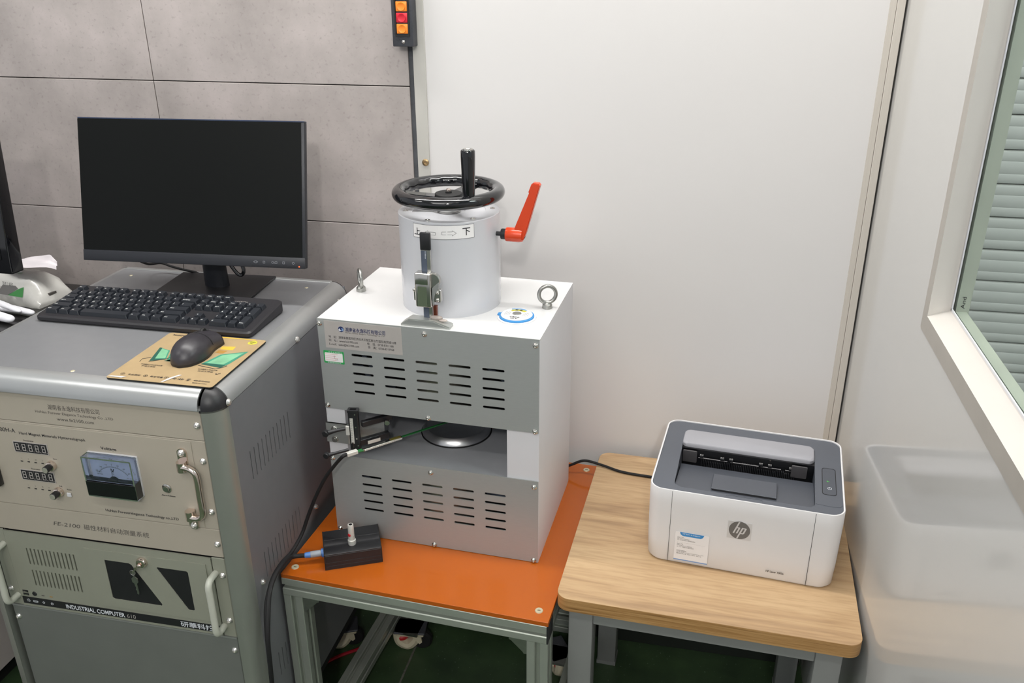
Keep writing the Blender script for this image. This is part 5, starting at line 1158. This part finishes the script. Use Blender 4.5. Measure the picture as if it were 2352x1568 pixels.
# eye bolts
def eyebolt(u, n_, yaw):
    X = Matrix.Translation(Vector((u, n_, az1))) @ Matrix.Rotation(yaw, 4, 'Z')
    g = G(); g.X = X; g.tube([(0.0162 * math.cos(t_), 0, 0.0275 + 0.0165 * math.sin(t_)) for t_ in [2 * PI * i / 36 for i in range(36)]], 0.0037, 12, True)
    g.lathe([(0.0095, 0), (0.0098, 0.0008), (0.0092, 0.0075), (0.0070, 0.0095), (0.0060, 0.0120), (0, 0.013)], (0, 0, 0), 'z', 24); g.part('eye_bolt', M['zinc'], mc)
eyebolt(-0.3298, 1.517, math.radians(22)); eyebolt(-0.7118, 1.520, math.radians(-58))
# maker's plate and calibration sticker on the upper panel
Y_ = F_ - 0.0009
g = G(); g.box((-0.7185, Y_, -0.6608), (-0.5658, F_ - 0.0003, -0.6062)); mp2 = g.part('maker_plate', M['label'], mc, 'silver maker plate with Chinese lettering and blue emblem')
g = G(); y2 = Y_ - 0.0003
text_geo(g, '湖南省永逸科技有限公司', (-0.6764, y2, -0.6238), M['ink_blue'], h=0.0066, w_=0.079, bold=0.012)
text_geo(g, 'HuNan Forever Elegance Technology Co.,LTD', (-0.6764, y2, -0.6278), M['ink_grey'], h=0.0028, w_=0.078)
text_geo(g, '地　址：湖南省娄底市经济技术开发区新台竹国际商贸城10楼', (-0.7110, y2, -0.6398), M['ink'], h=0.0042, w_=0.134)
text_geo(g, '网　址：www.fe2100.com', (-0.7110, y2, -0.6470), M['ink'], h=0.0042, w_=0.058)
text_geo(g, 'E-mail：sales@fe2100.com', (-0.7110, y2, -0.6545), M['ink'], h=0.0042, w_=0.060)
text_geo(g, '电　话：0738-8311168', (-0.6342, y2, -0.6468), M['ink'], h=0.0042, w_=0.0515)
text_geo(g, '传　真：0738-8311968', (-0.6335, y2, -0.6540), M['ink'], h=0.0042, w_=0.0515)
n0 = len(g.bm.faces)
g.prism(ngon(-0.6848, -0.6210, 0.0056, 28), y2, y2 + 0.0002, 'y', M['ink_blue'])
g.prism([(-0.6848 + 0.0022 + 0.0030 * math.cos(t_), -0.6215 + 0.0030 * math.sin(t_)) for t_ in [2 * PI * i / 14 for i in range(14)]], y2 - 0.0002, y2, 'y', M['pale_blue'])
g.prism([(-0.6848 - 0.0022 + 0.0026 * math.cos(t_), -0.6220 + 0.0026 * math.sin(t_)) for t_ in [2 * PI * i / 14 for i in range(14)]], y2 - 0.0002, y2, 'y', M['ink_white'])
g.prism([(-0.6868, -0.6190), (-0.6838, -0.6190), (-0.6828, -0.6225), (-0.6858, -0.6225)], y2 - 0.0004, y2 - 0.0002, 'y', M['ink_blue'])
g.part('plate_print', M['ink'], mp2)
g = G(); g.prism(rr(-0.7250, -0.6838, -0.6928, -0.6672, 0.0015, 3), Y_, F_ - 0.0003, 'y', M['green']); g.prism(rr(-0.7225, -0.6863, -0.6890, -0.6715, 0.0012, 3), Y_ - 0.0003, Y_, 'y', M['paper'])
text_geo(g, '合 格 证 FE-00019', (-0.7145, Y_ - 0.0004, -0.6707), M['ink_white'], h=0.0022, w_=0.027); text_geo(g, '永逸科技有限公司', (-0.7180, Y_ - 0.0004, -0.6920), M['ink_white'], h=0.0022, w_=0.027)
for i in range(4): g.box((-0.7215, Y_ - 0.0005, -0.6740 - 0.0040 * i), (-0.6960 - 0.004 * (i % 2), Y_ - 0.0003, -0.6737 - 0.0040 * i), M['red_ink'])
g.tube(smooth([(-0.7050, Y_ - 0.0006, -0.6780), (-0.7020, Y_ - 0.0006, -0.6765), (-0.7030, Y_ - 0.0006, -0.6810), (-0.6990, Y_ - 0.0006, -0.6850), (-0.6975, Y_ - 0.0006, -0.6835), (-0.6960, Y_ - 0.0006, -0.6860)], 4), 0.0002, 4, m=M['ink_grey'])
g.part('calibration_sticker', None, mc, 'small green and white calibration sticker')

# ================================================================= round badge disc on the machine top
dc = (-0.3740, 1.4560)
ds = thing('round_plastic_disc', 'small round white and blue plastic disc on the machine top', 'disc', FM, (dc[0], dc[1], az1))
g = G(); g.lathe([(0, 0), (0.0355, 0), (0.0360, 0.0008), (0.0355, 0.0020), (0, 0.0020)], (*dc, az1), 'z', 48); g.part('lower_disc', M['paper'], ds)
g = G(); g.lathe([(0, 0.0020), (0.0325, 0.0020), (0.0325, 0.0045), (0.031, 0.0050), (0, 0.0050)], (*dc, az1), 'z', 48); g.box((dc[0] - 0.0365, dc[1] - 0.004, az1 + 0.0024), (dc[0] - 0.030, dc[1] + 0.006, az1 + 0.0055), None, 0.001, 1); g.part('blue_ring', M['blue'], ds)
g = G(); g.lathe([(0, 0.0050), (0.0290, 0.0050), (0.0295, 0.0060), (0.0285, 0.0072), (0, 0.0072)], (*dc, az1), 'z', 48); g.part('upper_disc', M['paper'], ds)
g = G(); zz = az1 + 0.0074
n0 = len(g.bm.faces)
g.surf([[(dc[0] + r * math.cos(a), dc[1] + r * math.sin(a), zz) for a in [math.radians(55 + 70 * i / 12) for i in range(13)]] for r in (0.0235, 0.0270)], M['blue'])
g.surf([[(dc[0] + r * math.cos(a), dc[1] + r * math.sin(a), zz) for a in [math.radians(45 + 90 * i / 12) for i in range(13)]] for r in (0.0150, 0.0225)], M['lime'])
for s_ in (-1, 1):
    for i in range(4):
        for j in range(5): g.lathe([(0, 0.0001), (0.0008, 0.0)], (dc[0] + s_ * (0.013 + i * 0.0028), dc[1] - 0.007 + j * 0.0034, zz), 'z', 6, M['ink'])
text_geo(g, '安 全', (dc[0] - 0.0075, dc[1] + 0.0165, zz + 0.0002), M['ink'], h=0.0048, w_=0.015, face='up', bold=0.03)
text_geo(g, '注意标示', (dc[0] - 0.0095, dc[1] - 0.0190, zz), M['ink'], h=0.0046, w_=0.019, face='up', bold=0.03); text_geo(g, '可旋转', (dc[0] - 0.007, dc[1] - 0.0250, zz), M['ink'], h=0.0040, w_=0.014, face='up', bold=0.03)
g.part('disc_print', M['ink'], ds)
g = G(); g.lathe([(0.0085, 0), (0.0080, 0.0008), (0.003, 0.0005), (0, 0.0005)], (dc[0], dc[1] + 0.002, zz), 'z', 24); g.part('centre_rivet', M['zinc'], ds)

# ================================================================= digital height gauge
ng = 1.3850
hg = thing('digital_height_gauge', 'silver digital depth gauge standing on the machine in front of the column', 'gauge', FM, (-0.52, ng, az1))
g = G(); g.prism([(-0.5685, az1), (-0.5685, az1 + 0.0035), (-0.5525, az1 + 0.0145), (-0.5055, az1 + 0.0145), (-0.4755, az1 + 0.0050), (-0.4755, az1)], 1.3690, ng + 0.005, 'y'); g.part('gauge_foot', M['satin_steel'], hg)
g = G(); g.prism([(-0.5660, az1 + 0.003), (-0.5520, az1 + 0.0125), (-0.5065, az1 + 0.0125), (-0.4790, az1 + 0.003)], 1.3684, 1.3690, 'y'); g.part('foot_face', M['alu'], hg)
g = G(); g.box((-0.5287, ng - 0.0022, az1 + 0.0145), (-0.5112, ng + 0.0022, -0.4320), None, 0.0004, 1); g.box((-0.5280, ng - 0.0026, az1 + 0.0145), (-0.5178, ng - 0.0021, -0.4640), M['gauge_blue']); bm_ = g.part('gauge_beam', M['steel'], hg)
g = G(); g.box((-0.5293, ng - 0.0034, -0.4628), (-0.5105, ng + 0.0034, -0.4315), None, 0.0012, 2); g.part('beam_cap', M['black_plastic'], hg, 'black plastic cap on the beam')
g = G(); text_geo(g, '0-100mm', (0, 0, 0), M['ink_white'], h=0.0022, w_=0.013, bold=0.01)
for v in g.bm.verts: x, z_ = v.co.x, v.co.z; v.co = Vector((-0.5210 + z_ * 1.0, ng - 0.0028, -0.4650 - x))
g.part('lettering', M['ink_white'], hg)
g = G(); g.box((-0.5385, 1.3700, -0.5660), (-0.5085, ng + 0.0055, -0.5020), None, 0.003, 3); g.box((-0.5370, 1.3685, -0.5225), (-0.5130, 1.3705, -0.5035), None, 0.0015, 2); bx = g.part('gauge_head', M['steel'], hg)
g = G(); g.box((-0.5328, 1.3690, -0.5635), (-0.5160, 1.3702, -0.5265), None, 0.0004, 1); g.part('display', M['lcd'], hg, 'dark green display')
g = G(); g.lathe([(0, 0), (0.0125, 0), (0.0135, 0.001), (0.0135, 0.007), (0.012, 0.0085), (0, 0.0085)], (-0.5065, 1.3850, -0.5160), 'y', 28); g.part('thumb_roller', M['steel'], hg)
g = G(); g.prism([(-0.5070, -0.5290), (-0.4945, -0.5180), (-0.4945, -0.5250), (-0.5030, -0.5430), (-0.5070, -0.5640)], 1.3730, 1.3810, 'y'); g.part('head_flank', M['alu'], hg)
for a, b in ((-0.5435, -0.5385), (-0.5075, -0.4925)):
    g = G(); g.box((a, 1.3760, -0.5560), (b, 1.3870, -0.5325), None, 0.001, 1); g.part('clamp_block', M['steel'], hg)
for zz in (-0.5375, -0.5515): inst(SCREW_S, 'screw', hg, (-0.4985, 1.3758, zz))
for zz in (-0.5360,): inst(SCREW_S, 'screw', hg, (-0.5412, 1.3758, zz))
g = G(); g.box((-0.5095, 1.3800, -0.5895), (-0.5025, 1.3880, -0.5650), None, 0.001, 1); g.part('copper_peg', mat('copper_brown', (122, 66, 50), 0.35, 0.8), hg)
g = G(); g.ball((-0.5035, 1.380, az1 + 0.017), 0.006, None, 2.0, 0.8, 0.7); g.ball((-0.4905, 1.379, az1 + 0.013), 0.004, None, 2.0, 1, 0.6); g.part('glue_blob', mat('clear_glue', (226, 214, 206), 0.15, trans=0.5), hg)

# ================================================================= probe holder in the gap
ph = thing('probe_holder', 'black slide positioner bolted on a bracket in the machine gap', 'probe holder', FM, (-0.70, 1.36, -0.865))
g = G(); g.box((-0.7348, F_ - 0.0022, -0.8640), (-0.6900, F_ + 0.0008, -0.8212)); g.box((-0.7348, F_ - 0.0022, -0.8225), (-0.6900, F_ + 0.0015, -0.8212))
g.prism([(-0.6900, F_ - 0.0022), (-0.6290, 1.4000), (-0.6302, 1.4022), (-0.6912, F_ + 0.0005)], -0.8640, -0.8212, 'z'); g.part('bracket', M['alu'], ph)
for uu, zz in ((-0.7170, -0.8345), (-0.7175, -0.8565)):
    g = G(); g.lathe([(0.0, 0.0045), (0.0028, 0.0045), (0.0030, 0.0030), (0.0060, 0.0028), (0.0072, 0.001), (0.0072, 0)], (uu, F_ - 0.0022, zz), 'y', 18); g.part('bolt', M['steel'], ph)
th45 = math.radians(46); dx, dy = math.cos(th45), math.sin(th45)
def bar(p0, L_, w_, h, m, name, yaw=th45, bev=0.001, label=None):
    g = G(); g.X = Matrix.Translation(Vector(p0)) @ Matrix.Rotation(yaw, 4, 'Z'); g.box((0, -w_ / 2, -h / 2), (L_, w_ / 2, h / 2), None, bev, 1); return g.part(name, m, ph, label)
vx, vy = -0.6650, 1.3430
g = G(); g.X = Matrix.Translation(Vector((vx, vy, 0))) @ Matrix.Rotation(th45 - 0.6, 4, 'Z')
g.box((-0.0095, -0.006, -0.8600), (0.0095, 0.006, -0.7780), None, 0.0012, 1); g.plate(rr(-0.0105, 0.0105, -0.0075, 0.0075, 0.002, 3), [rr(-0.006, 0.006, -0.004, 0.004, 0.001, 3)], -0.7785, -0.7745, 'z'); g.part('upright_slide', M['black_plastic'], ph)
g = G(); g.X = Matrix.Translation(Vector((vx, vy, 0))) @ Matrix.Rotation(th45 - 0.6, 4, 'Z'); g.box((-0.0065, -0.0066, -0.8450), (-0.0005, -0.0059, -0.7910)); sst = g.part('scale_strip', M['scale_strip'], ph)
g = G(); g.X = Matrix.Translation(Vector((vx, vy, 0))) @ Matrix.Rotation(th45 - 0.6, 4, 'Z')
for i in range(14): g.box((-0.0060, -0.0069, -0.8430 + i * 0.0038), (-0.0030 if i % 5 else -0.0012, -0.0065, -0.8427 + i * 0.0038))
g.part('scale_ticks', M['ink'], sst)
for a, zz in ((0.004, -0.7830), (0.004, -0.8100), (0.004, -0.8350), (-0.004, -0.8520), (0.006, -0.8500)):
    g = G(); g.X = Matrix.Translation(Vector((vx, vy, 0))) @ Matrix.Rotation(th45 - 0.6, 4, 'Z'); g.lathe([(0.0016, 0), (0.0014, 0.0008), (0, 0.0009)], (a, -0.0060, zz), 'y', 10); g.part('screw', M['steel'], ph)
bar((-0.6560, 1.3560, -0.8120), 0.062, 0.010, 0.0115, M['black_plastic'], 'cross_arm')
g = G(); g.tube([(-0.7120, 1.3180, -0.8190), (-0.6950, 1.3290, -0.8165), (-0.6800, 1.3370, -0.8150), (-0.6620, 1.350, -0.8130)], [0.0050, 0.0034, 0.0030, 0.0030], 12); g.lathe([(0, 0), (0.0062, 0), (0.0066, 0.001), (0.0066, 0.008), (0.0055, 0.009), (0, 0.009)], (-0.7125, 1.3215, -0.8190), 'y', 12); g.part('adjusting_knob', M['black_plastic'], ph)
g = G(); g.tube([(-0.7080, 1.3040, -0.8590), (-0.6960, 1.3120, -0.8575), (-0.6750, 1.3290, -0.8560)], [0.0046, 0.0030, 0.0030], 12); g.lathe([(0, 0), (0.0056, 0), (0.006, 0.001), (0.006, 0.008), (0.005, 0.009), (0, 0.009)], (-0.7085, 1.3085, -0.8590), 'y', 12); g.part('adjusting_knob', M['black_plastic'], ph)
g = G(); g.X = Matrix.Translation(Vector((-0.6160, 1.3880, -0.8160))) @ Matrix.Rotation(th45 - 0.5, 4, 'Z'); g.lathe([(0.0022, 0), (0.0022, 0.004), (0.0052, 0.0055), (0.0056, 0.0095), (0.0048, 0.0105), (0, 0.0108)], (0, 0, 0), 'y', 18); g.part('lock_screw', M['steel'], ph)
bar((-0.6720, 1.3380, -0.8490), 0.078, 0.011, 0.0125, M['black_plastic'], 'lower_arm')
g = G(); g.box((-0.6790, 1.3330, -0.8270), (-0.6720, 1.3365, -0.8080), None, 0.0005, 1); g.part('vernier_plate', M['scale_strip'], ph)
g = G(); g.X = Matrix.Translation(Vector((-0.6445, 1.3530, -0.8500))) @ Matrix.Rotation(th45, 4, 'Z'); g.box((0.0, -0.0006, -0.0030), (0.026, 0.0, 0.0040)); g.part('vernier_plate', M['scale_strip'], ph)
# the probe itself
pb0 = Vector((-0.6650, 1.3047, -0.8500)); pb1 = Vector((-0.5240, 1.4690, -0.8500)); pd = (pb1 - pb0).normalized(); pyaw = math.atan2(pd.y, pd.x)
hp_ = thing('hall_probe', 'thin green measuring probe held across the machine gap', 'probe', FM, tuple(pb0))
PX_ = Matrix.Translation(pb0) @ Matrix.Rotation(pyaw, 4, 'Z')
g = G(); g.X = PX_; g.box((-0.002, -0.0045, -0.0045), (0.020, 0.0045, 0.0030), None, 0.0008, 1); g.part('connector', M['scale_strip'], hp_)
g = G(); g.X = PX_; g.box((0.0205, -0.004, -0.0030), (0.033, 0.004, 0.0), None, 0.0005, 1); g.part('circuit_board', M['probe_green'], hp_)
g = G(); g.X = PX_; g.box((0.0300, -0.0038, -0.0040), (0.1150, 0.0038, 0.0005), None, 0.0004, 1); hb = g.part('probe_bar', M['steel'], hp_)
g = G(); g.X = PX_; g.box((0.034, -0.0043, -0.0034), (0.113, -0.0038, 0.0000)); g.part('scale_strip', M['scale_strip'], hb)
g = G(); g.X = PX_
for i in range(19): g.box((0.036 + i * 0.004, -0.0046, -0.0030), (0.0364 + i * 0.004, -0.0042, -0.0030 + (0.0026 if i % 5 == 0 else 0.0014)))
g.part('scale_ticks', M['ink'], hb)
g = G(); g.X = PX_; g.box((0.090, -0.0030, 0.0005), (0.112, 0.0035, 0.0016)); g.part('gilt_pad', mat('gilt', (150, 138, 70), 0.35, 0.6), hp_)
g = G(); g.X = PX_; g.box((0.1130, -0.0022, -0.0016), (0.2250, 0.0022, 0.0002)); g.part('probe_blade', M['probe_green'], hp_)

# ================================================================= small black box with banana post
sb = thing('connector_box', 'small black extruded box with white terminal post on the orange bench', 'box', FK, (0.026, 1.464, -1.078))
g = G()
prf = [(1.4246, -1.078), (1.4246, -1.0700), (1.4252, -1.0696), (1.4252, -1.0685), (1.4246, -1.0681), (1.4246, -1.0620), (1.4252, -1.0616), (1.4252, -1.0608), (1.4246, -1.0604), (1.4246, -1.0462), (1.4254, -1.0456), (1.4254, -1.0446), (1.4250, -1.0436), (1.4258, -1.0432),
       (1.4470, -1.0432), (1.4475, -1.0435), (1.4560, -1.0435), (1.4565, -1.0432), (1.4700, -1.0432), (1.4705, -1.0436), (1.4730, -1.0436), (1.4735, -1.0432), (1.5035, -1.0432), (1.5042, -1.0440), (1.5042, -1.078)]
g.prism(prf, -0.0270, 0.0800, 'x'); g.part('extruded_body', M['black_plastic'], sb)
for a, b in ((-0.0290, -0.0270), (0.0800, 0.0818)):
    g = G(); g.box((a, 1.4244, -1.078), (b, 1.5045, -1.0428), None, 0.0005, 1); g.part('end_plate', M['black_matte'], sb)
tc_ = (0.0268, 1.4504)
g = G(); g.lathe([(0, 0), (0.0075, 0), (0.0078, 0.001), (0.0078, 0.010), (0.0064, 0.0112), (0.0064, 0.0200)], (*tc_, -1.0432), 'z', 24); po = g.part('terminal_post', M['scale_strip'], sb)
g = G(); g.lathe([(0.0060, 0.0200), (0.0060, 0.0330), (0.0056, 0.0440), (0.0052, 0.0450), (0.0034, 0.0450)], (*tc_, -1.0432), 'z', 24); g.part('post_sleeve', M['scale_strip'], po)
g = G(); g.lathe([(0.0034, 0.0450), (0.0030, 0.0425), (0, 0.0425)], (*tc_, -1.0432), 'z', 16); g.part('socket', M['black_plastic'], po)
g = G(); g.X = Matrix.Translation(Vector((tc_[0], tc_[1], -1.0200))) @ Matrix.Rotation(math.radians(-45), 4, 'Z'); g.lathe([(0, 0.0072), (0.0030, 0.0070), (0.0036, 0.0055)], (0, 0, 0), 'y', 16); g.part('red_dot', M['red'], po, 'red dot on the white post')
cy_, cz2 = 1.458, -1.0600
g = G(); g.lathe([(0, 0.0), (0.0085, 0.0), (0.0085, 0.0045), (0.006, 0.0048)], (-0.0335, cy_, cz2), 'x', 20); g.part('socket_collar', M['blue_plastic'], sb)
plug = thing('cable_plug', 'grey and blue plug in the left end of the small black box', 'plug', FK, (-0.045, cy_, cz2))
g = G(); g.lathe([(0.0058, 0), (0.0064, 0.001), (0.0064, 0.0200), (0.005, 0.0210)], (-0.0545, cy_, cz2), 'x', 20); g.part('plug_body', M['grey_plastic'], plug)
g = G(); g.lathe([(0.0040, 0), (0.0052, 0.001), (0.0060, 0.0100), (0.0060, 0.0115)], (-0.0660, cy_, cz2), 'x', 20); g.part('plug_sleeve', M['blue_plastic'], plug)
# ---- cables
def wpt(fr, p): v = fr.world(p); return (v.x, v.y, v.z - Z0)
c0 = wpt(FK, (-0.0655, cy_, cz2)); c1 = wpt(FK, (-0.090, cy_, cz2 + 0.001))
g = G(); g.tube(smooth([c0, c1, (-0.7130, 1.2340, -1.0430), (-0.7100, 1.1930, -1.0400), (-0.7060, 1.1600, -1.0520), (-0.7000, 1.1350, -1.0800), (-0.6960, 1.115, -1.124), (-0.6960, 1.110, -1.185), (-0.70, 1.112, -1.25), (-0.705, 1.11, -1.36), (-0.71, 1.10, -1.48), (-0.72, 1.09, -1.585), (-0.76, 1.05, -1.6055), (-0.84, 1.00, -1.6055)], 8), 0.0044, 10)
g.top('box_cable', M['rubber'], W, (-0.72, 1.15, -1.3), 'thick black cable from the blue plug hanging in front of the bench leg', 'cable')
p0 = wpt(FM, tuple(PX_ @ Vector((-0.002, 0, -0.0005)))); p1 = wpt(FM, tuple(PX_ @ Vector((-0.010, -0.0005, -0.0015))))
g = G(); g.tube(smooth([p0, p1, (-0.6320, 1.3300, -0.8730), (-0.6570, 1.3300, -0.9080), (-0.6800, 1.3280, -0.9520), (-0.7000, 1.3270, -0.9980), (-0.7130, 1.3170, -1.0360), (-0.7220, 1.2850, -1.0570), (-0.7235, 1.2450, -1.0530), (-0.7240, 1.2050, -1.0600), (-0.7220, 1.1700, -1.0870), (-0.7180, 1.151, -1.125), (-0.7160, 1.142, -1.19), (-0.718, 1.142, -1.25), (-0.722, 1.14, -1.40), (-0.722, 1.13, -1.57), (-0.75, 1.12, -1.6062), (-0.82, 1.10, -1.6062)], 8), 0.0036, 10)
g.top('probe_cable', M['rubber'], W, (-0.71, 1.25, -1.1), 'black cable curving from the probe down the rack side', 'cable')
g = G(); g.tube(smooth([(-0.86, 1.50, -1.6055), (-0.80, 1.575, -1.6055), (-0.75, 1.62, -1.605), (-0.70, 1.68, -1.600), (-0.665, 1.75, -1.585), (-0.65, 1.785, -1.54)], 8), 0.0042, 8)
g.top('red_cable', M['cable_red'], W, (-0.74, 1.65, -1.605), 'thin red cable on the floor behind the bench', 'cable')
